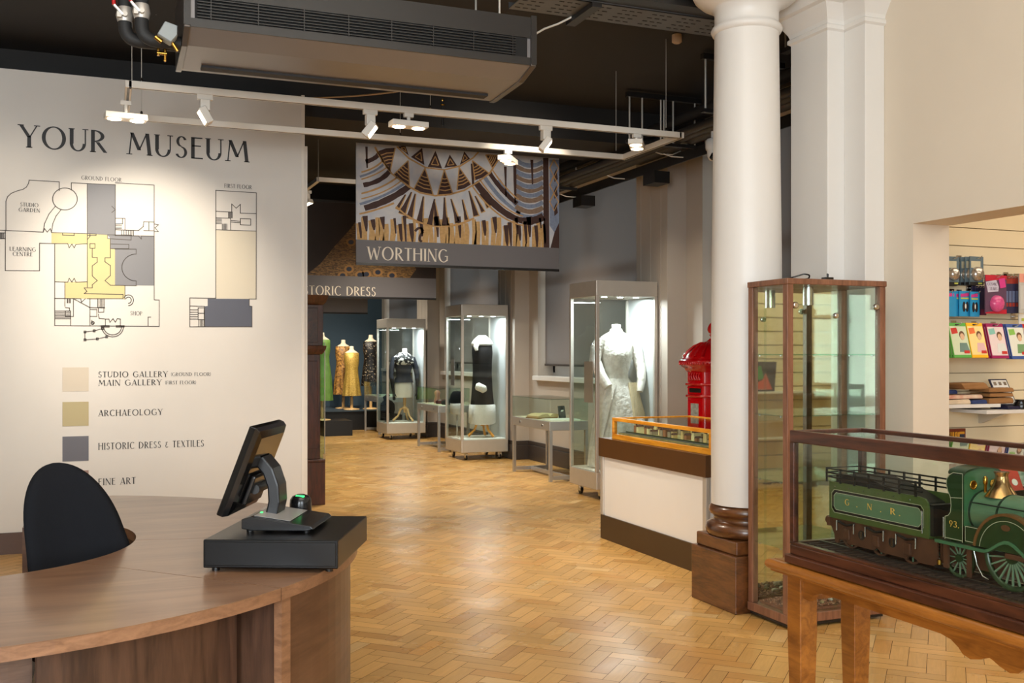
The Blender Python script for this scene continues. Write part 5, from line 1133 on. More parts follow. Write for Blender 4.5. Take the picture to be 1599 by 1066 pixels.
# ---------------------------------------------------------------- glass corner cabinet
GX0, GX1, GY0, GY1, GH = 3.2, 3.735, 4.245, 4.585, 1.787
GX1 = 3.83; GY1 = 4.44
cab = thing('glass_cabinet', 'tall glass showcase with walnut frame and mirrored back, beside the column', 'glass cabinet', ((GX0 + GX1) / 2, (GY0 + GY1) / 2, 0))
GYB = 4.585
MB().box(GX0 - .005, GX1 + .005, GY0 - .005, GYB, 1.757, GH).build('top_board', M['walcab'], cab, .004)
MB().box(GX0 + .01, GX1 - .01, GY0 + .01, GYB - .005, .012, .03).build('recessed_foot', M['blackmetal'], cab)
MB().box(GX0 - .003, GX1 + .003, GY0 - .003, GYB, .03, .075).build('base_board', M['walcab'], cab, .003)
for x, y in ((GX0, GY0), (GX1 - .038, GY0), (GX0, GYB - .04), (GX1 - .038, GYB - .04)): MB().box(x, x + .038, y, y + .038, .075, 1.757).build('corner_post', M['walcab'], cab, .003)
MB().box(GX0 + .008, GX0 + .013, GY0 + .04, GYB - .04, .075, 1.757).build('glass_pane', M['glass'], cab)
MB().box(GX1 - .013, GX1 - .008, GY0 + .04, GYB - .04, .075, 1.757).build('glass_pane', M['glass'], cab)
MB().box(GX0 + .04, (GX0 + GX1) / 2 + .01, GY0 + .012, GY0 + .017, .078, 1.755).build('sliding_door', M['glass'], cab)
MB().box((GX0 + GX1) / 2 - .01, GX1 - .04, GY0 + .02, GY0 + .025, .078, 1.755).build('sliding_door', M['glass'], cab)
MB().box(GX0 + .04, GX1 - .04, GYB - .02, GYB - .012, .075, 1.757).build('mirror_back', M['mirror'], cab)
for z in (1.395, 1.08, .74, .40):
    s_ = MB().box(GX0 + .016, GX1 - .016, GY0 + .032, GYB - .022, z, z + .006).build('glass_shelf', M['glassshelf'], cab)
    pg = MB()
    for x in (GX0 + .02, GX1 - .02):
        for y in (GY0 + .08, GYB - .08): pg.cyl((x, y, z - .006), (x, y, z), .006, 8)
    pg.build('shelf_support', M['steel'], s_)
for x, z in ((GX0 + .055, 1.65), (GX1 - .055, 1.65)): MB().lathe(0, 0, [(.001, 0), (.016, 0), (.016, .012), (.001, .012)], 18).T if False else MB(Matrix.Translation((x, GY0 + .014, z)) @ Matrix.Rotation(PI / 2, 4, 'X')).lathe(0, 0, [(.017, 0), (.017, .012), (.012, .016)], 18).build('door_knob', M['steel'], cab)
MB().cyl((GX0 + .25, 4.40, 1.757), (GX0 + .25, 4.40, 1.66), .028, 20).build('downlight', M['steel'], cab)
MB(Matrix.Translation((GX0 + .31, GY0 + .015, 1.60)) @ Matrix.Rotation(PI / 2, 4, 'X')).lathe(0, 0, [(.014, 0), (.014, .018), (.01, .02)], 16).build('door_lock', M['steel'], cab)
cbl = MB()
pts = [(3.30, 4.42, GH + .006), (3.36, 4.40, GH + .02), (3.40, 4.37, GH + .035), (3.43, 4.36, GH + .03), (3.44, 4.38, GH + .012), (3.40, 4.41, GH + .006), (3.47, 4.42, GH + .006), (3.53, 4.40, GH + .006), (3.58, 4.41, GH + .012)]
cb_ = thing('coiled_cable', 'black cable with a plug lying on top of the glass showcase', 'cable', (3.45, 4.4, GH))
MB().tube(bend(pts, .012, 3), .0045, 6).build('lead', M['plastic'], cb_)
MB().box(3.56, 3.61, 4.39, 4.43, GH + .001, GH + .025).cyl((3.575, 4.40, GH + .025), (3.575, 4.40, GH + .045), .004, 6).cyl((3.597, 4.42, GH + .025), (3.597, 4.42, GH + .045), .004, 6).build('plug', M['plastic'], cb_, .003)
rnd = random.Random(21)
gv = MB()
ico = [(0, 0, 1), (.894, 0, .447), (.276, .851, .447), (-.724, .526, .447), (-.724, -.526, .447), (.276, -.851, .447), (.724, .526, -.447), (-.276, .851, -.447), (-.894, 0, -.447), (-.276, -.851, -.447), (.724, -.526, -.447), (0, 0, -1)]
icf = [(0, 1, 2), (0, 2, 3), (0, 3, 4), (0, 4, 5), (0, 5, 1), (1, 6, 2), (2, 7, 3), (3, 8, 4), (4, 9, 5), (5, 10, 1), (6, 7, 2), (7, 8, 3), (8, 9, 4), (9, 10, 5), (10, 6, 1), (11, 7, 6), (11, 8, 7), (11, 9, 8), (11, 10, 9), (11, 6, 10)]
def pebble(mb, x, y, z, r, sx=1, sy=1, sz=.7, sm=False):
    mb.add([(x + r * sx * p[0] * rnd.uniform(.8, 1.2), y + r * sy * p[1] * rnd.uniform(.8, 1.2), z + r * sz * p[2] * rnd.uniform(.8, 1.2)) for p in ico], icf, sm)
gv.loft([[(GX0 + .045, GY0 + .045, z), (GX1 - .045, GY0 + .045, z), (GX1 - .045, GYB - .045, z), (GX0 + .045, GYB - .045, z)] for z in (.076, .088)], True, False)
for k in range(1500):
    gv.m = rnd.choice((0, 0, 1, 2)); x, y = rnd.uniform(GX0 + .05, GX1 - .05), rnd.uniform(GY0 + .05, GYB - .05)
    pebble(gv, x, y, .09 + .012 * math.exp(-((x - 3.5) ** 2 + (y - 4.42) ** 2) / .02), rnd.uniform(.004, .009))
g_ = gv.build('gravel', [mat('red_brown_gravel', rgb(140, 84, 62), .8, vary=.3, scale=90), mat('dark_gravel', rgb(92, 56, 44), .8), mat('pink_gravel', rgb(176, 128, 104), .8)])
tag(g_, 'red brown gravel bed on the floor of the glass showcase', 'gravel', kind='stuff')
st_m = [mat('stone_%s' % n, c_, .7, vary=.25, scale=30) for n, c_ in (('grey', rgb(128, 124, 112)), ('green', rgb(110, 112, 84)), ('white', rgb(208, 202, 188)), ('tan', rgb(166, 142, 104)))]
for k in range(16):
    mb = MB(); x, y = 3.5 + .16 * math.cos(k * 2.4) * (k / 16) ** .5, 4.42 + .1 * math.sin(k * 2.4) * (k / 16) ** .5
    pebble(mb, x, y, .112 - .01 * (k / 16), rnd.uniform(.014, .024), rnd.uniform(.9, 1.5), 1, .7)
    tag(mb.build('stone', st_m[k % 4]), 'loose stone heaped on the gravel in the glass showcase', 'stone', 'stones heaped on the gravel bed')

# ---------------------------------------------------------------- oak table with scalloped apron
TX, TXB, TYF, TYN = 1.988, 2.325, 2.752, 1.05
tb = thing('side_table', 'narrow honey oak table with shaped apron in the right foreground', 'table', ((TX + TXB) / 2, 1.9, 0))
ed = []
for k in range(9):
    a = -PI / 2 + PI * k / 8; ed.append((.014 * math.cos(a), .722 + .016 * math.sin(a)))
def trng(e, z): return [(TX - e, TYN - e, z), (TXB + e, TYN - e, z), (TXB + e, TYF + e, z), (TX - e, TYF + e, z)]
MB().loft([trng(-.012, .700)] + [trng(e - .012, z) for e, z in ed] + [trng(-.02, .7385), trng(-.022, .74)], True, False).build('tabletop', M['oak'], tb)
leg_pos = [(TX + .03, TYF - .14), (TXB - .03 - .066, TYF - .14), (TX + .03, TYN + .05), (TXB - .03 - .066, TYN + .05)]
for x, y in leg_pos:
    MB().loft([[(x + .033 - e, y + .033 - e, z), (x + .033 + e, y + .033 - e, z), (x + .033 + e, y + .033 + e, z), (x + .033 - e, y + .033 + e, z)] for e, z in ((.022, 0), (.033, .52), (.033, .7))], True, False).build('leg', M['oak'], tb, .003)
def apron(y0, y1):
    L = y1 - y0; c = (y0 + y1) / 2; pts = [(y1, .70), (y1, .635), (y1 - .03, .632), (y1 - .05, .655), (y1 - .09, .668)]
    half = [(.16, .668), (.125, .662), (.10, .648), (.085, .634), (.06, .628), (.03, .636), (.012, .644), (0, .648)]
    pts += [(c + a, z) for a, z in half] + [(c - a, z) for a, z in half[::-1]]
    pts += [(y0 + .09, .668), (y0 + .05, .655), (y0 + .03, .632), (y0, .635), (y0, .70)]
    return pts
ya, yb = TYN + .05 + .066, TYF - .14
for x in (TX + .042, TXB - .06): MB().prism(apron(ya, yb), 'x', x, x + .02).build('apron', M['oak'], tb)
for y in (TYF - .14 + .02, TYN + .07): MB().box(TX + .096, TXB - .096, y, y + .02, .62, .70).build('apron', M['oak'], tb)
# ---------------------------------------------------------------- glazed case on the table
CX0, CX1, CYF, CYN = 2.01, 2.30, 2.655, 1.12
cs = thing('locomotive_case', 'long dark wooden glazed case holding a model locomotive, on the oak table', 'model case', ((CX0 + CX1) / 2, 1.9, .74))
MB().box(CX0 - .012, CX1 + .012, CYN - .012, CYF + .012, .741, .768).box(CX0, CX1, CYN, CYF, .768, .80).build('base', M['casewood'], cs, .004)
for b_ in ((CX0, CX0 + .022, CYN, CYF), (CX1 - .022, CX1, CYN, CYF), (CX0 + .022, CX1 - .022, CYF - .022, CYF), (CX0 + .022, CX1 - .022, CYN, CYN + .022)):
    MB().box(*b_, 1.122, 1.16).build('top_rail', M['casewood'], cs, .003)
    MB().box(*b_, .80, .808).build('bottom_rail', M['casewood'], cs, .002)
for x in (CX0, CX1 - .02):
    for y in (CYF - .02, CYN): MB().box(x, x + .02, y, y + .02, .808, 1.122).build('corner_post', M['casewood'], cs, .002)
for b_ in ((CX0 + .008, CX0 + .012, CYN + .02, CYF - .02), (CX1 - .012, CX1 - .008, CYN + .02, CYF - .02), (CX0 + .02, CX1 - .02, CYF - .012, CYF - .008)): MB().box(*b_, .806, 1.124).build('glass_pane', M['glass'], cs)
MB().box(CX0 + .02, CX1 - .02, CYN + .02, CYF - .02, 1.148, 1.153).build('glass_top', M['glass'], cs)
# ---------------------------------------------------------------- model railway: track, tender, locomotive
NX, FX_ = 2.078, 2.205; MXc = (NX + FX_) / 2
tk = thing('model_track', 'model railway track under the green locomotive and tender', 'model track', (MXc, 1.9, .80))
MB().box(CX0 + .03, CX1 - .03, CYN + .03, CYF - .03, .8005, .803).build('track_bed', mat('dark_baseboard', rgb(44, 30, 24), .7, vary=.2, scale=20), tk)
for x in (NX + .018, FX_ - .026): MB().box(x, x + .008, CYN + .04, 2.62, .806, .8115).build('rail', mat('dull_rail_steel', rgb(92, 84, 78), .35, metal=.8), tk)
sl = MB()
for k in range(46): sl.box(NX - .03, FX_ + .03, CYN + .05 + k * .0325, CYN + .066 + k * .0325, .803, .8062)
sl.build('sleepers', mat('sleeper_wood', rgb(58, 38, 28), .8, vary=.2), tk)
M['locog'] = mat('mid_green_enamel', rgb(90, 116, 88), .3, vary=.08, scale=12, coat=.2)
M['locod'] = mat('dark_green_enamel', rgb(36, 56, 30), .3, vary=.1, scale=12, coat=.2)
M['locot'] = mat('olive_green_enamel', rgb(74, 88, 44), .35, vary=.15, scale=9, coat=.2)
M['lococ'] = mat('black_iron', rgb(24, 22, 20), .45, vary=.2, scale=30)
M['locob'] = mat('brown_oxide_frame', rgb(90, 54, 36), .5, vary=.3, scale=25)
M['lining'] = mat('pale_lining', rgb(190, 186, 160), .5); M['goldt'] = mat('gold_lettering', rgb(226, 176, 84), .4)
td = thing('model_tender', 'green model railway tender lettered G.N.R. behind the locomotive in the case', 'model tender', (MXc, 2.35, .8115))
TB0, TB1 = 2.548, 2.140
out = [(TB0, .905), (TB0, 1.008), (TB1 + .035, 1.008), (TB1 + .014, 1.004), (TB1 + .003, .994), (TB1, .975), (TB1, .905)]
MB().prism(out, 'x', NX, NX + .006).prism(out, 'x', FX_ - .006, FX_).box(NX + .006, FX_ - .006, TB0 - .006, TB0, .905, 1.008).box(NX, FX_, TB1, TB0, .897, .905).build('side_sheets', M['locot'], td)
ln_ = MB()
def sline(pts, x, w, m_=None):
    for a, b in zip(pts, pts[1:]):
        a2, b2 = Vector(a), Vector(b); t = (b2 - a2).normalized(); n = Vector((-t.y, t.x)) * w / 2; e = t * w / 2
        ln_.poly([(x, p.x, p.y) for p in (a2 - e - n, b2 + e - n, b2 + e + n, a2 - e + n)])
def octo(y0, y1, z0, z1, c): return [(y0 - c, z1), (y1 + c, z1), (y1, z1 - c), (y1, z0 + c), (y1 + c, z0), (y0 - c, z0), (y0, z0 + c), (y0, z1 - c), (y0 - c, z1)]
po = octo(2.535, 2.156, .915, .985, .011); pi_ = octo(2.525, 2.166, .924, .976, .010)
MB().poly([(NX - .0006, y, z) for y, z in pi_[:-1]]).build('side_panel', M['locog'], td)
for a_, w_ in ((po, .0012), (pi_, .0012)): sline(a_, NX - .0012, w_)
ln_.build('lining', M['lining'], td)
ln_ = MB(); sline(octo(2.5295, 2.1615, .92, .98, .0105), NX - .0009, .0075); ln_.build('panel_border', mat('black_lining', rgb(30, 26, 24), .5), td)
lt = MB()
for s_, y in (('G', 2.475), ('.', 2.425), ('N', 2.378), ('.', 2.325), ('R', 2.283), ('.', 2.25)): text(lt, s_, (NX - .0016, y, .944), (0, -1, 0), (0, 0, 1), .018, .006 if s_ == '.' else .02)
lt.build('lettering', M['goldt'], td)
MB().prism([(TB0 - .02, 1.0), (TB0 - .02, 1.03), (2.40, 1.036), (2.28, 1.012), (2.20, .985), (2.18, .96), (2.18, .95)], 'x', NX + .01, FX_ - .01).build('coal_space', M['lococ'], td)
for z in (1.022, 1.034, 1.047):
    MB().tube([(NX - .003, 2.16, z), (NX - .003, TB0 + .012, z), (FX_ + .003, TB0 + .012, z), (FX_ + .003, 2.13, z)], .0026, 6).build('coal_rail', M['lococ'], td)
rp_ = MB()
for k in range(7):
    y = TB0 + .008 - k * .062
    for x in (NX - .003, FX_ + .003): rp_.box(x - .002, x + .002, y - .003, y + .003, 1.006, 1.05)
rp_.build('rail_posts', M['lococ'], td)
rv = MB()
for k in range(6): rv.lathe(0, 0, [(.001, 0)], 3) if False else rv.box(NX - .0015, NX, TB0 - .03 - k * .062, TB0 - .027 - k * .062, .9935, .9965)
rv.build('rivets', M['steel'], td)
fr_ = [(2.556, .896), (2.556, .874), (2.545, .868), (2.532, .846), (2.528, .822), (2.515, .822), (2.51, .834), (2.48, .836), (2.47, .826), (2.36, .826), (2.345, .836), (2.33, .826), (2.23, .826), (2.22, .836), (2.2, .836), (2.18, .824), (2.115, .826), (2.115, .896)]
MB().prism(fr_, 'x', NX + .006, NX + .012).prism(fr_, 'x', FX_ - .012, FX_ - .006).box(NX, FX_, 2.546, 2.56, .87, .897).build('frame', M['locob'], td)
for x in (NX + .022, FX_ - .022): MB().cyl((x, 2.556, .884), (x, 2.575, .884), .006, 12).cyl((x, 2.575, .884), (x, 2.58, .884), .012, 14).build('buffer', M['locob'], td)
def wheel(parent, y, z, r, ns, x0, x1, m_, name='wheel'):
    for x in (x0, x1):
        w = MB(Matrix.Translation((x, y, z)) @ Matrix.Rotation(PI / 2, 4, 'Y'))
        w.loft([[((R) * math.cos(2 * PI * j / 40), (R) * math.sin(2 * PI * j / 40), zz) for j in range(40)] for R, zz in ((r, -.005), (r, .005), (r * .86, .005), (r * .86, -.005), (r, -.005))], False)
        w.lathe(0, 0, [(r * .22, -.006), (r * .22, .006)], 20)
        o = w.build(name, m_, parent)
        s_ = MB(Matrix.Translation((x, y, z)) @ Matrix.Rotation(PI / 2, 4, 'Y'))
        for k in range(ns):
            a = 2 * PI * k / ns; s_.bar((r * .2 * math.cos(a), r * .2 * math.sin(a), 0), (r * .88 * math.cos(a), r * .88 * math.sin(a), 0), r * .05, .004)
        s_.build('spokes', mat('spoke_green', rgb(110, 130, 104), .4) if 'spoke_green' not in bpy.data.materials else bpy.data.materials['spoke_green'], o)
for y in (2.47, 2.345, 2.22):
    wheel(td, y, .8545, .043, 10, NX + .022, FX_ - .022, M['locob'])
    b_ = MB().box(NX - .002, NX + .008, y - .013, y + .013, .84, .872).build('axle_box', M['locob'], td, .002)
    MB().tube([(NX - .001, y - .035, .89), (NX - .001, y, .882), (NX - .001, y + .035, .89)], .004, 6).build('leaf_spring', M['lococ'], td)
for y in (2.51, 2.435, 2.385, 2.31, 2.26, 2.185): MB().cyl((NX - .003, y, .862), (NX - .003, y, .892), .0028, 8).build('spring_hanger', M['steel'], td)
for y in (2.41, 2.283): MB(Matrix.Translation((NX + .0058, y, .862)) @ Matrix.Rotation(-PI / 2, 4, 'Y')).lathe(0, 0, [(.014, 0), (.014, .001)], 20).build('frame_opening', M['lococ'], td); MB().box(NX + .004, NX + .0045, y - .004, y + .005, .851, .873).build('wheel_glint', M['steel'], td)
MB().cyl((NX - .006, 2.157, .91), (NX - .006, 2.157, .972), .0022, 8).build('handrail', M['steel'], td)
MB().box(NX + .006, FX_ - .006, 2.128, 2.146, .905, .99).build('front_plate', M['lococ'], td)

lo = thing('model_locomotive', 'green model steam locomotive numbered 93 in the glazed case on the oak table', 'model locomotive', (MXc, 1.8, .8115))
CF = 2.018; CB_ = 2.083
side = [(CB_, .908), (CB_, .968), (2.072, .972), (2.064, .982), (2.062, 1.0), (2.064, 1.02), (2.073, 1.037), (2.078, 1.052), (2.077, 1.068), (2.068, 1.08), (2.055, 1.0875), (CF, 1.0875), (CF, .908)]
MB().prism(side, 'x', NX, NX + .005).prism(side, 'x', FX_ - .005, FX_).build('cab_side', M['locod'], lo)
def arch(y, z0, n=14):
    return [(NX + (FX_ - NX) * (.5 - .5 * math.cos(PI * k / n)), y, z0 + .016 * math.sin(PI * k / n)) for k in range(n + 1)]
rf = MB(); rf.loft([arch(2.07, 1.083) + arch(2.07, 1.088)[::-1], arch(CF - .004, 1.083) + arch(CF - .004, 1.088)[::-1]], True, True); rf.build('cab_roof', M['locod'], lo)
MB().add([p for p in arch(CF + .002, 1.083)] + [(FX_, CF + .002, .908), (NX, CF + .002, .908)] + [p for p in arch(CF - .003, 1.083)] + [(FX_, CF - .003, .908), (NX, CF - .003, .908)], [tuple(range(17)), tuple(range(33, 16, -1))] + [(i, (i + 1) % 17, 17 + (i + 1) % 17, 17 + i) for i in range(17)]).build('cab_front', mat('cab_front_green', rgb(58, 96, 62), .3, coat=.2), lo)
for x in (NX + .028, FX_ - .028): MB(Matrix.Translation((x, CF - .004, 1.058)) @ Matrix.Rotation(PI / 2, 4, 'X')).lathe(0, 0, [(.012, 0), (.012, .003), (.009, .003), (.0085, .001)], 20).build('spectacle_window', M['brass'], lo)
ln_ = MB(); sline([(p[0] - (.0025 if p[0] > 2.05 else -.003), p[1]) for p in side] , NX - .0008, .0016); sline([(2.063, 1.02), (CF + .003, 1.024)], NX - .0008, .0014); sline([(CB_ - .004, .912), (CF + .004, .912)], NX - .0008, .0014)
sline([(2.012, .952), (1.972, .952), (1.982, .914), (2.012, .914), (2.012, .952)], NX - .0008, .0014)
ln_.build('lining', M['lining'], lo)
lt = MB(); text(lt, '93.', (NX - .0012, 2.066, .9435), (0, -1, 0), (0, 0, 1), .0165, .034); lt.build('cab_number', M['goldt'], lo)
MB().cyl((NX - .003, CB_ + .001, .912), (NX - .003, CB_ + .001, .966), .002, 8).build('handrail', M['steel'], lo)
BZ, BR = .988, .054
MB().tube([(MXc, CF - .003, BZ), (MXc, 1.47, BZ)], BR, 40).build('boiler', M['locog'], lo)
for y in (CF - .006, 1.925, 1.84, 1.745, 1.65, 1.56): MB().tube([(MXc, y, BZ), (MXc, y - .006, BZ)], BR + .0012, 40).build('boiler_band', mat('band_black_green', rgb(30, 44, 30), .35), lo)
MB().tube([(MXc, 1.47, BZ), (MXc, 1.39, BZ)], BR + .003, 40).lathe(MXc, 1.43, [(.03, 1.04), (.022, 1.055), (.02, 1.09), (.026, 1.10), (.026, 1.108), (.018, 1.112)], 24).build('smokebox', M['lococ'], lo)
MB().cyl((MXc, 1.39, BZ), (MXc, 1.384, BZ), .044, 28).build('smokebox_door', M['lococ'], lo)
dm = MB().lathe(MXc, 1.955, [(.042, 1.033), (.036, 1.04), (.026, 1.055), (.019, 1.07), (.016, 1.083), (.0155, 1.09), (.019, 1.095), (.019, 1.0975)], 32); dm.build('safety_valve_cover', M['copper'], lo)
MB().lathe(MXc - .012, CF - .022, [(.004, 1.035), (.004, 1.06), (.006, 1.062), (.006, 1.078), (.003, 1.082)], 10).build('whistle', M['brass'], lo)
MB().tube([(NX + .012, CF - .01, 1.015), (NX + .012, 1.42, 1.015)], .0018, 6).build('handrail', M['blackmetal'], lo)
MB().box(NX, FX_, 1.975, CF, .908, .952).build('side_box', M['locod'], lo)
WC = (1.875, .897)
sp = [(WC[0] + .1 * math.cos(a), max(.908, WC[1] + .1 * math.sin(a))) for a in [math.radians(6 + 168 * k / 24) for k in range(25)]]
for x in (NX - .004, FX_ - .016): MB().prism(sp, 'x', x, x + .02).build('splasher', M['locod'], lo)
MB().loft([[(x, WC[0] + R * math.cos(a), WC[1] + R * math.sin(a)) for x, R in ((NX - .007, .1), (NX + .02, .1), (NX + .02, .107), (NX - .007, .107))] for a in [math.radians(6 + 168 * k / 24) for k in range(25)]], True, False).build('splasher_beading', mat('brown_beading', rgb(126, 88, 52), .35, metal=.4), lo)
ln_ = MB(); sline([(WC[0] + .088 * math.cos(a), WC[1] + .088 * math.sin(a)) for a in [math.radians(8 + 164 * k / 24) for k in range(25)]], NX - .0048, .0014); ln_.build('splasher_lining', M['lining'], lo)
MB(Matrix.Translation((NX - .0045, WC[0] + .005, .968)) @ Matrix.Rotation(-PI / 2, 4, 'Y')).lathe(0, 0, [(.011, 0), (.011, .0015)], 24, sx=.7, sy=1.25).build('maker_plate', mat('plate_bronze', rgb(110, 76, 52), .4, metal=.5), lo)
va = []
for k in range(31):
    y = 2.11 - k * (2.11 - 1.66) / 30; dy = abs(y - WC[0]); z = .903 + (.034 * .5 * (1 + math.cos(PI * dy / .075)) if dy < .075 else 0)
    va.append((y, z))
MB().loft([[(NX - .008, y, z - .008), (NX + .004, y, z - .008), (NX + .004, y, z), (NX - .008, y, z)] for y, z in va], True, False).build('running_plate', mat('running_plate_green', rgb(66, 104, 74), .3, coat=.2), lo)
MB().box(NX + .004, FX_ - .004, 1.40, 2.11, .895, .903).build('footplate', M['lococ'], lo)
MB().box(NX + .03, NX + .036, 1.4, 2.11, .84, .895).box(FX_ - .036, FX_ - .03, 1.4, 2.11, .84, .895).box(NX + .02, FX_ - .02, 2.11, 2.118, .835, .903).build('frame', M['locob'], lo)
wheel(lo, 2.045, .8615, .05, 12, NX + .016, FX_ - .016, M['locod'])
wheel(lo, WC[0], .8965, .085, 22, NX + .014, FX_ - .014, M['locod'], 'driving_wheel')
wheel(lo, 1.70, .8965, .085, 22, NX + .014, FX_ - .014, M['locod'], 'driving_wheel')
wheel(lo, 1.50, .8515, .04, 10, NX + .016, FX_ - .016, M['locod'])
MB().box(NX - .004, NX + .004, 1.70, 1.885, .892, .906).build('coupling_rod', M['locob'], lo, .003)
MB().tube([(NX + .01, 1.995, .895), (NX + .012, 1.985, .855), (NX + .01, 1.965, .83), (NX + .01, 1.945, .825)], .0025, 8).build('sand_pipe', M['steel'], lo)
MB().box(NX + .004, NX + .01, 2.0, 2.012, .82, .9).box(NX + .002, NX + .01, 2.075, 2.09, .83, .9).build('guard_iron', M['locob'], lo)
MB().box(NX - .006, NX + .012, 2.088, 2.112, .826, .832).build('cab_step', M['lococ'], lo)
MB().cyl((NX - .001, 2.1, .836), (NX - .001, 2.1, .848), .006, 12).build('oil_cup', M['brass'], lo)

# ---------------------------------------------------------------- shop goods on the slatted wall
SY = 4.95
def YS(y): return SY - (6.30 - y) * .8
def at(u, v, y): p = P(u, v, y=y); return p.x, p.z
def hook(x, z, n=1):
    pass
def pack(name, label, cat, group, u0, v0, u1, v1, y, parts, tilt=0, n=1, dy=.014, dx=.0, labels=None, body=None, th=.006, hookit=True):
    y = YS(y); x0, z1 = at(u0, v0, y); x1, z0 = at(u1, v1, y); w, h = x1 - x0, z1 - z0
    t = thing(name, label, cat, (x0, y, z1), 0, group, local=True)
    t.rotation_euler = (tilt, 0, 0)
    MB().box(0, w, -th / 2, th / 2, -h, 0).build('backing_card', body, t)
    for i, (nm, m_, shp) in enumerate(parts):
        mb = MB()
        if shp[0] == 'r': mb.box(w * shp[1], w * shp[2], -th / 2 - .001 - .0006 * i, -th / 2, -h * shp[4], -h * shp[3])
        elif shp[0] == 'p': mb.prism([(w * a, -h * b) for a, b in shp[1]], 'y', -th / 2 - .001 - .0006 * i, -th / 2)
        elif shp[0] == 'o': mb.prism([(w * (shp[1] + shp[3] * math.cos(2 * PI * j / 24)), -h * (shp[2] + shp[4] * math.sin(2 * PI * j / 24))) for j in range(24)], 'y', -th / 2 - .001 - .0006 * i, -th / 2)
        elif shp[0] == 'd': mb.T = Matrix.Translation((w * shp[1], -th / 2, -h * shp[2])) @ Matrix.Rotation(PI / 2, 4, 'X'); mb.lathe(0, 0, [(shp[3] * w, 0), (shp[3] * w * .92, .02), (shp[3] * w * .6, .032), (.002, .035)], 28)
        elif shp[0] == 't': text(mb, shp[1], (w * shp[2], -th / 2 - .001 - .0006 * i, -h * shp[4]), (1, 0, 0), (0, 0, 1), h * shp[5], w * shp[3])
        mb.build(nm, m_, t)
    res = [t]
    for k in range(1, n):
        c = copy_tree(t); c.location = (x0 + dx * k, y + dy * k, z1); 
        if labels: c['label'] = labels[k - 1] if isinstance(labels, list) else labels
        res.append(c)
    hk = MB(); hx = x0 + w * .5
    hk.tube([(hx, SY, z1 - .012), (hx, y - .03, z1 - .012), (hx, y - .045, z1 + .0)], .003, 6).box(hx - .02, hx + .02, SY - .006, SY, z1 - .03, z1 + .02)
    if hookit:
        o = hk.build('display_hook', M['steel']); tag(o, 'display hook carrying the ' + ' '.join(label.split()[:11]), 'hook')
    return res
C = lambda n, r, g, b, ro=.4: mat(n, rgb(r, g, b), ro, vary=.05, scale=30)
skin = C('printed_skin', 226, 186, 150); hair = C('printed_hair', 110, 76, 48); redt = C('printed_red', 206, 52, 40); whi = C('printed_white', 236, 234, 226); dk = C('printed_black', 34, 32, 36)
kid = lambda hx, hy, sh, shc: [('printed_figure', sh, ('p', [(hx - .2, hy + .2), (hx + .2, hy + .2), (hx + .3, .84), (hx - .28, .84)])), ('printed_hair', hair, ('o', hx, hy - .03, .15, .11)), ('printed_face', skin, ('o', hx, hy + .02, .12, .095))]
packs = [
 ('green bordered costume pack with red tag at the front, leftmost of the lower row', 1479, 504, 1506, 560, C('pack_green', 92, 176, 74), C('pack_mint', 214, 224, 190), redt, C('print_teal', 110, 140, 130)),
 ('yellow costume pack with orange tag at the front, second in the lower row', 1507, 504, 1532, 560, C('pack_yellow', 250, 190, 20), C('pack_cream', 250, 226, 150), C('tag_orange', 240, 120, 60), C('print_pink', 232, 190, 190)),
 ('magenta bordered costume pack with pale teal tag at the front, third in the lower row', 1538, 505, 1564, 561, C('pack_magenta', 160, 20, 90), C('pack_palepink', 236, 218, 216), C('tag_teal', 140, 200, 186), C('print_white', 226, 228, 224)),
 ('blue bordered costume pack with green tag at the front, fourth in the lower row', 1569, 506, 1595, 562, C('pack_blue', 60, 90, 160), C('pack_palegreen', 232, 234, 220), C('tag_green', 140, 196, 90), C('print_green', 120, 160, 110))]
for lab, u0, v0, u1, v1, body, inner, tg, sh in packs:
    behind = lab.split(' costume pack')[0]
    pack('costume_pack', lab, 'costume pack', 'children\'s costume packs on the slatted wall', u0, v0, u1, v1, 6.10,
         [('picture', inner, ('r', .03, .97, .1, .92)), ('tag', tg, ('p', [(.08, .16), (.42, .14), (.46, .30), (.1, .33)]))] + kid(.66, .38, sh, 0) + [('price_flash', redt, ('r', .62, .92, .80, .88)), ('hang_slot', dk, ('r', .4, .6, .04, .07))],
         math.radians(-14), 3, .02, .001, ['costume pack directly behind the front %s one' % behind, 'rearmost costume pack behind the %s ones' % behind], body, .010)
cy = C('card_cyan', 40, 150, 205); pk = C('print_hotpink', 210, 60, 140); yg = C('print_lime', 190, 200, 90)
pack('hair_clip_card', 'cyan card of black clips at the front right of its row', 'clip card', 'cyan clip cards', 1514.5, 455, 1529, 494.5, 6.14, [('print_band', pk, ('p', [(.1, .12), (.8, .08), (.8, .2), (.1, .24)])), ('print_stripe', yg, ('r', .12, .8, .26, .32)), ('clip', dk, ('o', .34, .62, .14, .2)), ('clip', dk, ('o', .64, .62, .14, .2)), ('clip_shine', whi, ('o', .5, .6, .06, .1))], 0, 1, .014, .004, None, cy)
pack('hair_clip_card', 'cyan card of black clips standing left of the front right one', 'clip card', 'cyan clip cards', 1497.5, 454, 1516, 494, 6.16, [('print_band', pk, ('p', [(.1, .12), (.8, .08), (.8, .2), (.1, .24)])), ('print_stripe', yg, ('r', .12, .8, .26, .32)), ('clip', dk, ('o', .38, .62, .12, .2)), ('clip', dk, ('o', .64, .62, .12, .2)), ('clip_shine', whi, ('o', .5, .6, .06, .1))], 0, 2, .014, -.02, ['cyan clip card seen edge-on behind the second one'], cy)
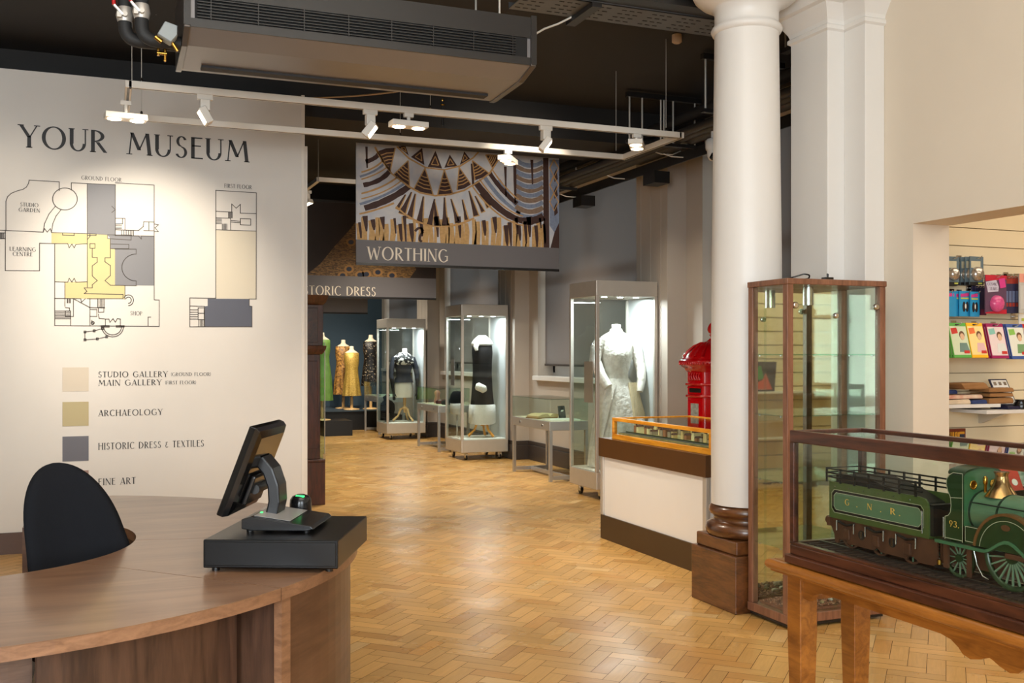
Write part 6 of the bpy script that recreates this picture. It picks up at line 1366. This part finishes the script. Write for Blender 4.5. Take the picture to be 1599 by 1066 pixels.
pack('hair_clip_card', 'cyan card of clips leftmost in its row, cut off by the jamb', 'clip card', 'cyan clip cards', 1470, 454, 1488, 494, 6.15, [('print_band', pk, ('p', [(.1, .12), (.9, .08), (.9, .2), (.1, .24)])), ('clip', dk, ('o', .5, .62, .12, .2))], 0, 2, .014, .03, ['cyan clip card tucked behind the leftmost one'], cy)
sl_b = C('card_grey_blue', 96, 116, 126); sl_s = mat('silver_spring_blister', rgb(200, 196, 190), .2, metal=.8, vary=.3, scale=60); sl_d = C('card_black', 30, 32, 34)
for (u0, u1, yy, lab) in ((1514, 1535, 6.12, 'metal spring toy card with silver blister, front of the right hook'), (1478, 1497, 6.14, 'metal spring toy card with silver blister, next to the white jamb')):
    pack('spring_toy_card', lab, 'toy card', 'metal spring toys', u0, 400, u1, 445, yy, [('print_title', C('print_cream_' + str(u0), 206, 200, 170), ('r', .08, .78, .16, .40)), ('print_bottom', sl_d, ('r', 0, 1, .9, 1)), ('print_yellow', yg, ('r', .6, .9, .92, .97)), ('spring_blister', sl_s, ('d', .5, .62, .42))], 0, 4, .026, -.012 if u0 > 1500 else .02, ['%s metal spring toy card behind the one %s' % (q, 'on the right hook' if u0 > 1500 else 'next to the white jamb') for q in ('second', 'third', 'rearmost')], sl_b)
pn = C('card_plum', 92, 66, 90); pr_ = C('print_crimson', 190, 30, 56); st_p = mat('pink_plastic_blister', rgb(226, 90, 150), .15, vary=.3, scale=40); lil = C('print_lilac', 200, 196, 214)
pack('bouncy_ball_card', 'plum and red toy card lettered COSMIC STARS with a pink blister', 'toy card', None, 1538, 429, 1571, 490, 6.08, [('red_top', pr_, ('p', [(0, 0), (1, 0), (1, .1), (0, .16)])), ('red_corner', pr_, ('p', [(0, .97), (1, .88), (1, 1), (0, 1)])), ('title_cloud', lil, ('p', [(.02, .18), (.5, .12), (.62, .3), (.6, .42), (.12, .45)])), ('star_print', pk, ('p', [(.62, .1), (.9, .06), (.96, .3), (.7, .34)])), ('title_lettering', pn, ('t', 'COSMIC', .08, .46, .27, .075)), ('title_lettering', pn, ('t', 'STARS', .18, .36, .39, .075)), ('pink_blister', st_p, ('d', .52, .74, .3)), ('blister_shine', whi, ('p', [(.36, .62), (.54, .62), (.58, .8), (.44, .84)]))], 0, 1, .02, 0, None, pn)
ed_b = C('card_navy', 44, 44, 76); ed_r = C('card_brick', 150, 50, 40)
for k in range(6):
    u = 1567 + k * 5.2
    pack('toy_card', ['first', 'second', 'third', 'fourth', 'fifth', 'sixth'][k] + ' navy and brick red toy card seen edge-on, counted from the plum card', 'toy card', 'navy toy cards right of the plum card', u, 431, u + 8, 489, 6.11 + .024 * k, [('red_top', ed_r, ('r', 0, 1, .0, .2)), ('blue_middle', C('print_steel_%d' % k, 96, 110, 146), ('r', .2, .8, .4, .7)), ('red_base', ed_r, ('r', .3, .8, .72, .82))], 0, 1, 0, 0, None, ed_b)
for k in range(4):
    u = 1517 + k * 4.5
    pack('purple_card', ['first', 'second', 'third', 'fourth'][k] + ' dark purple toy card hanging edge-on left of the plum card', 'toy card', 'dark purple cards left of the plum card', u, 446, u + 9, 492, 6.20 + .012 * (3 - k), [('print_magenta', C('print_magenta_%d' % k, 110, 30, 70), ('r', 0, 1, .8, 1))], 0, 1, 0, 0, None, C('card_purple_%d' % k, 44, 38, 66))
pack('peach_card', 'pale peach topped card at the right edge of the photograph', 'toy card', None, 1591, 427, 1606, 489, 6.12, [('peach_top', C('print_peach', 232, 160, 140), ('r', 0, 1, 0, .22)), ('window', C('print_greywhite', 200, 200, 196), ('r', .1, .9, .3, .9))], 0, 1, 0, 0, None, C('card_palegrey', 190, 190, 184))
pack('yellow_red_card', 'cream card with a red base under the navy toy cards', 'toy card', None, 1590.5, 490, 1610, 512, 6.18, [('red_base', redt, ('r', 0, 1, .72, 1)), ('gold_print', yg, ('r', .2, .8, .3, .5))], 0, 1, 0, 0, None, whi)
# shelves with bags
def shelf(name, label, u0, u1, v, y0, th=.022):
    y0 = YS(y0); xa, z = at(u0, v, y0); xb, _ = at(u1, v, y0)
    t = thing(name, label, 'shelf', ((xa + xb) / 2, SY, z), 0)
    MB().box(xa, xb, y0, SY, z - th, z).build('board', M['white'], t, .003)
    for x in ((xa + xb) / 2, ): MB().prism([(SY, z - th), (SY, z - .1), (SY - .02, z - .1), (y0 + .08, z - th)], 'x', x - .012, x + .012).build('bracket', M['alu'], t)
    return xa, xb, z
xa, xb, z = shelf('shelf', 'upper cream shelf with folded brown paper bags', 1440, 1563, 633, 6.0)
shz = z
def bag(label, u0, u1, dz, h, y0, y1, m_, sk=.0, grp='folded bags on the shelf', nm='paper_bag', cat='paper bag'):
    y0, y1 = YS(y0), YS(y1); x0, _ = at(u0, 633, YS(6.05)); x1, _ = at(u1, 633, YS(6.05)); b0 = shz + .0005 + dz * .8; h *= .75
    b = MB().loft([[(x0 + sk * zz + e, y0 + e, b0 + h * zz), (x1 + sk * zz - e, y0 + .01 * zz + e, b0 + h * (zz + .12 * zz)), (x1 + sk * zz - e, y1, b0 + h * (zz + .1 * zz)), (x0 + sk * zz + e, y1, b0 + h * zz)] for zz, e in ((0, .004), (.2, 0), (.8, 0), (1, .006))], True, False)
    return tag(b.build(nm, m_, None, .003), label, cat, grp)
kr = mat('kraft_paper', rgb(152, 108, 62), .8, vary=.15, scale=14); clo = mat('printed_cotton', rgb(214, 194, 166), .9, vary=.2, scale=20); nav = C('navy_cloth', 38, 56, 104, .8)
bag('cream printed cloth bag folded at the left end of the shelf, lying lowest', 1470, 1512, 0, .035, 6.02, 6.2, clo, nm='cloth_bag', cat='cloth bag')
bag('cream printed cloth bag folded on top of the other cream one', 1474, 1534, .04, .03, 6.04, 6.2, mat('printed_cotton_red', rgb(220, 202, 176), .9, c2=rgb(196, 130, 110), scale=14), nm='cloth_bag', cat='cloth bag')
bag('navy cloth bag folded at the front of the shelf beside the brown bags', 1512, 1536, 0, .03, 6.01, 6.15, nav, nm='cloth_bag', cat='cloth bag')
bag('navy cloth bag folded at the back left above the cream ones', 1482, 1504, .076, .03, 6.1, 6.22, nav, nm='cloth_bag', cat='cloth bag')
bag('bottom brown paper bag of the stack of three on the shelf', 1537, 1575, 0, .045, 6.0, 6.2, kr)
bag('middle brown paper bag of the stack of three on the shelf', 1538, 1575, .052, .03, 6.0, 6.2, kr)
bag('top brown paper bag of the stack of three on the shelf', 1537, 1576, .088, .032, 6.0, 6.2, kr)
bag('large tilted brown paper bag lying across the cream cloth bags', 1504, 1543, .112, .05, 6.03, 6.22, kr, -.03)
xa, xb, z2_ = shelf('shelf', 'lower cream shelf with a small black stand, right of the paper bags', 1541, 1640, 641, 5.92)
x_, z_ = at(1558, 620, YS(5.96))
ds = thing('card_stand', 'small navy display stand with a white card of badges beside the paper bags', 'display stand', (x_ + .155, YS(6.02), z2_), 0, local=True)
MB().box(-.06, .11, -.04, .1, 0.001, .02).build('stand_base', C('stand_navy', 30, 30, 60), ds, .003)
TT = Matrix.Translation((0, .03, .018)) @ Matrix.Rotation(math.radians(-28), 4, 'X')
MB(TT).box(-.05, .1, 0, .008, 0, .19).build('stand_back', C('stand_navy_back', 34, 34, 58), ds, .002)
MB(TT).box(-.04, .088, -.003, 0, .012, .18).build('badge_card', whi, ds)
bd_ = MB(TT)
for i in range(3):
    for j in range(4): bd_.box(-.03 + i * .042, -.008 + i * .042, -.006, -.003, .03 + j * .038, .052 + j * .038)
bd_.build('badges', M['steel'], ds)
x_, z_ = at(1597, 632, YS(5.96)); o = MB().lathe(x_ + .02, YS(6.0), [(.04, z2_ + .001), (.045, z2_ + .03), (.03, z2_ + .05), (.04, z2_ + .06)], 20).build('black_tin', M['plastic']); tag(o, 'small black tin on the lower shelf at the right edge', 'tin')
# little sign low on the slatted wall
x0, z1 = at(1470, 670, YS(6.28)); x1, z0 = at(1508, 690, YS(6.28))
sg = thing('shop_sign', 'small red and yellow sign low on the slatted wall beside the jamb', 'sign', (x0, YS(6.28), z0), 0, local=True)
w, h = x1 - x0, z1 - z0
MB().box(0, w, 0, .012, 0, h).build('board', C('sign_brick', 120, 50, 30), sg, .002)
MB().box(.01, w - .012, -.002, 0, .01, h - .02).build('yellow_field', C('sign_yellow', 226, 160, 50), sg)
lt = MB(); text(lt, 'BLEC', (w * .3, -.0035, h * .38), (1, 0, 0), (0, 0, 1), h * .4, w * .42); lt.build('sign_lettering', C('sign_dark', 40, 22, 18), sg)
MB().box(w * .74, w * .93, -.004, -.002, h * .15, h * .6).build('blue_figure', C('sign_blue', 40, 54, 80), sg)
# low display with goods seen through the locomotive case
LY = YS(5.72)
xa, zt = at(1470, 776, LY); xb, _ = at(1680, 776, LY)
gd = thing('goods_table', 'low white display table with packets, seen through the locomotive case', 'table', ((xa + xb) / 2, LY + .25, 0))
MB().box(xa, xb, LY - .25, SY - .02, zt - .03, zt).build('tabletop', M['white'], gd, .004)
for x in (xa + .04, xb - .04):
    for y in (LY - .21, SY - .06): MB().box(x - .025, x + .025, y - .025, y + .025, 0, zt - .03).build('leg', M['white'], gd)
def packet(label, u0, u1, vt, y, c1, c2, tilt=.25, group='colourful packets on the low display', sc=14):
    y = YS(y); x0, ztop = at(u0, vt, y); x1, _ = at(u1, vt, y); h = max(ztop - zt, .04) / math.cos(tilt)
    t = thing('toy_packet', label, 'packet', ((x0 + x1) / 2, y, zt + .001), 0, group, local=True); t.rotation_euler = (-tilt, 0, 0)
    MB().box(-(x1 - x0) / 2, (x1 - x0) / 2, 0, .02, .006, h).build('packet_body', mat('packet_' + label.split()[0] + str(u0), rgb(*c1), .3, c2=rgb(*c2), scale=sc), t, .004)
    MB().box(-(x1 - x0) / 2 + .01, (x1 - x0) / 2 - .01, -.002, 0, h * .8, h * .95).build('header_strip', whi, t)
packet('brick red and white box at the left of the low display, beside the jamb', 1474, 1514, 716, 6.0, (200, 190, 176), (140, 70, 50))
packet('blue and white packet on the low display, right of the brick red box', 1514, 1538, 718, 6.0, (220, 222, 226), (60, 90, 170), sc=22)
packet('grey silver packet on the low display, right of the blue and white one', 1536, 1556, 722, 6.0, (170, 166, 158), (110, 110, 104))
packet('red and white packet on the low display behind the red boxes', 1556, 1577, 724, 6.0, (220, 200, 170), (196, 40, 40), sc=24)
packet('green and purple packet on the low display, rightmost', 1578, 1606, 726, 6.0, (200, 206, 196), (70, 110, 90), sc=24)
x0, z0 = at(1485, 750, YS(5.9)); x1, _ = at(1545, 750, YS(5.9))
o = MB().loft([[(x0 + (x1 - x0) * (.5 + .5 * e * math.cos(a)), YS(5.85) + .06 * e * math.sin(a), z) for a in [2 * PI * j / 24 for j in range(24)]] for e, z in ((.98, zt + .002), (1, zt + .04), (.9, zt + .075), (.6, zt + .095), (.2, zt + .1))]).build('dark_plush_toy', mat('dark_plush', rgb(44, 46, 42), .95, bump=.6, bscale=200)); tag(o, 'long dark plush toy lying on the low display behind the locomotive cab', 'plush toy')
for k, u in enumerate((1516, 1534)):
    x, z = at(u, 742, YS(5.74)); o = MB().loft([[(x + .02 * e * math.cos(a), YS(5.70) + .02 * e * math.sin(a), zt + .002 + zz) for a in [2 * PI * j / 16 for j in range(16)]] for e, zz in ((.6, 0), (1, .02), (1, .05), (.7, .075), (.1, .085))]).build('lime_toy', mat('lime_rubber_%d' % k, rgb(160, 200, 50), .4)); tag(o, ['small lime green toy on the low display, left of two above the cab', 'small lime green toy on the low display, right of two above the cab'][k], 'toy', 'lime toys on the low display')
x, _ = at(1572, 765, YS(5.56)); z = zt
tr_ = thing('black_tray', 'black tray holding red boxes at the front of the low display', 'tray', (x, YS(5.56), z), .1, local=True)
for b_ in ((-.14, .16, -.1, .1, .001, .012), (-.14, .16, -.1, -.094, .012, .05), (-.14, .16, .094, .1, .012, .05), (-.14, -.134, -.094, .094, .012, .05), (.154, .16, -.094, .094, .012, .05)): pass
tt_ = MB()
for b_ in ((-.14, .16, -.1, .1, .001, .012), (-.14, .16, -.1, -.094, .012, .05), (-.14, .16, .094, .1, .012, .05), (-.14, -.134, -.094, .094, .012, .05), (.154, .16, -.094, .094, .012, .05)): tt_.box(*b_)
tt_.build('tray_body', M['plastic'], tr_)
rd = mat('red_printed_box', rgb(200, 60, 40), .35, vary=.25, scale=20)
for k, (dx, rz) in enumerate(((-.07, .12), (.06, -.08))):
    t = thing('red_box', ['red printed box leaning in the black tray, left one', 'red printed box leaning in the black tray, right one'][k], 'box', (x + dx * .9, YS(5.54), z + .016), rz, 'red boxes in the black tray', local=True); t.rotation_euler = (-.45, 0, rz)
    MB().box(-.07, .07, 0, .03, 0, .16).build('box_body', rd, t, .003)
    MB().prism([(.02 * math.cos(a) + .02, .02 * math.sin(a) + .07) for a in [2 * PI * j / 16 for j in range(16)]], 'y', -.0015, 0).build('white_badge', whi, t)
# far slatted wall of the shop (seen in the cabinet mirror) with a few goods
mb = MB()
for k in range(20): mb.box(4.3, 9.5, -.1, -.075, k * .15 + .006, k * .15 + .144)
struct(mb.build('wall_slatted.001', M['slat']))
xs = 6.55
t = thing('ledge_shelf', 'cream ledge shelf on the far shop wall, mirrored in the glass showcase', 'shelf', (xs, -.075, 1.0)); MB().box(xs - .8, xs + .9, -.075, .12, .98, 1.0).build('board', M['white'], t)
t = thing('picture_book', 'dark children\'s book with red and green animals, mirrored in the glass showcase', 'book', (xs, .02, 1.001), PI, local=True); t.rotation_euler = (.12, 0, PI)
MB().box(-.15, .15, 0, .02, 0, .32).build('cover', C('cover_dark', 60, 50, 44), t)
MB().prism([(-.12, .02), (.1, .02), (.08, .1), (.02, .12), (-.02, .2), (-.06, .12)], 'y', -.002, 0).build('red_animal', C('cover_red', 200, 80, 50), t); MB().prism([(.0, .14), (.1, .12), (.12, .26), (.05, .28)], 'y', -.002, 0).build('green_animal', C('cover_green', 70, 140, 70), t)
t = thing('wicker_basket', 'shallow wicker basket below the mirrored book', 'basket', (xs, .06, .5)); 
MB().box(xs - .3, xs + .3, -.07, .2, .5, .52).build('shelf_board', M['white'], t)
MB().loft([[(xs - .22 * e, -.05, z), (xs + .22 * e, -.05, z), (xs + .22 * e, .17, z), (xs - .22 * e, .17, z)] for e, z in ((.95, .521), (1, .68))], True, False).build('basket_body', mat('wicker', rgb(180, 150, 100), .8, bump=1, bscale=120), t)
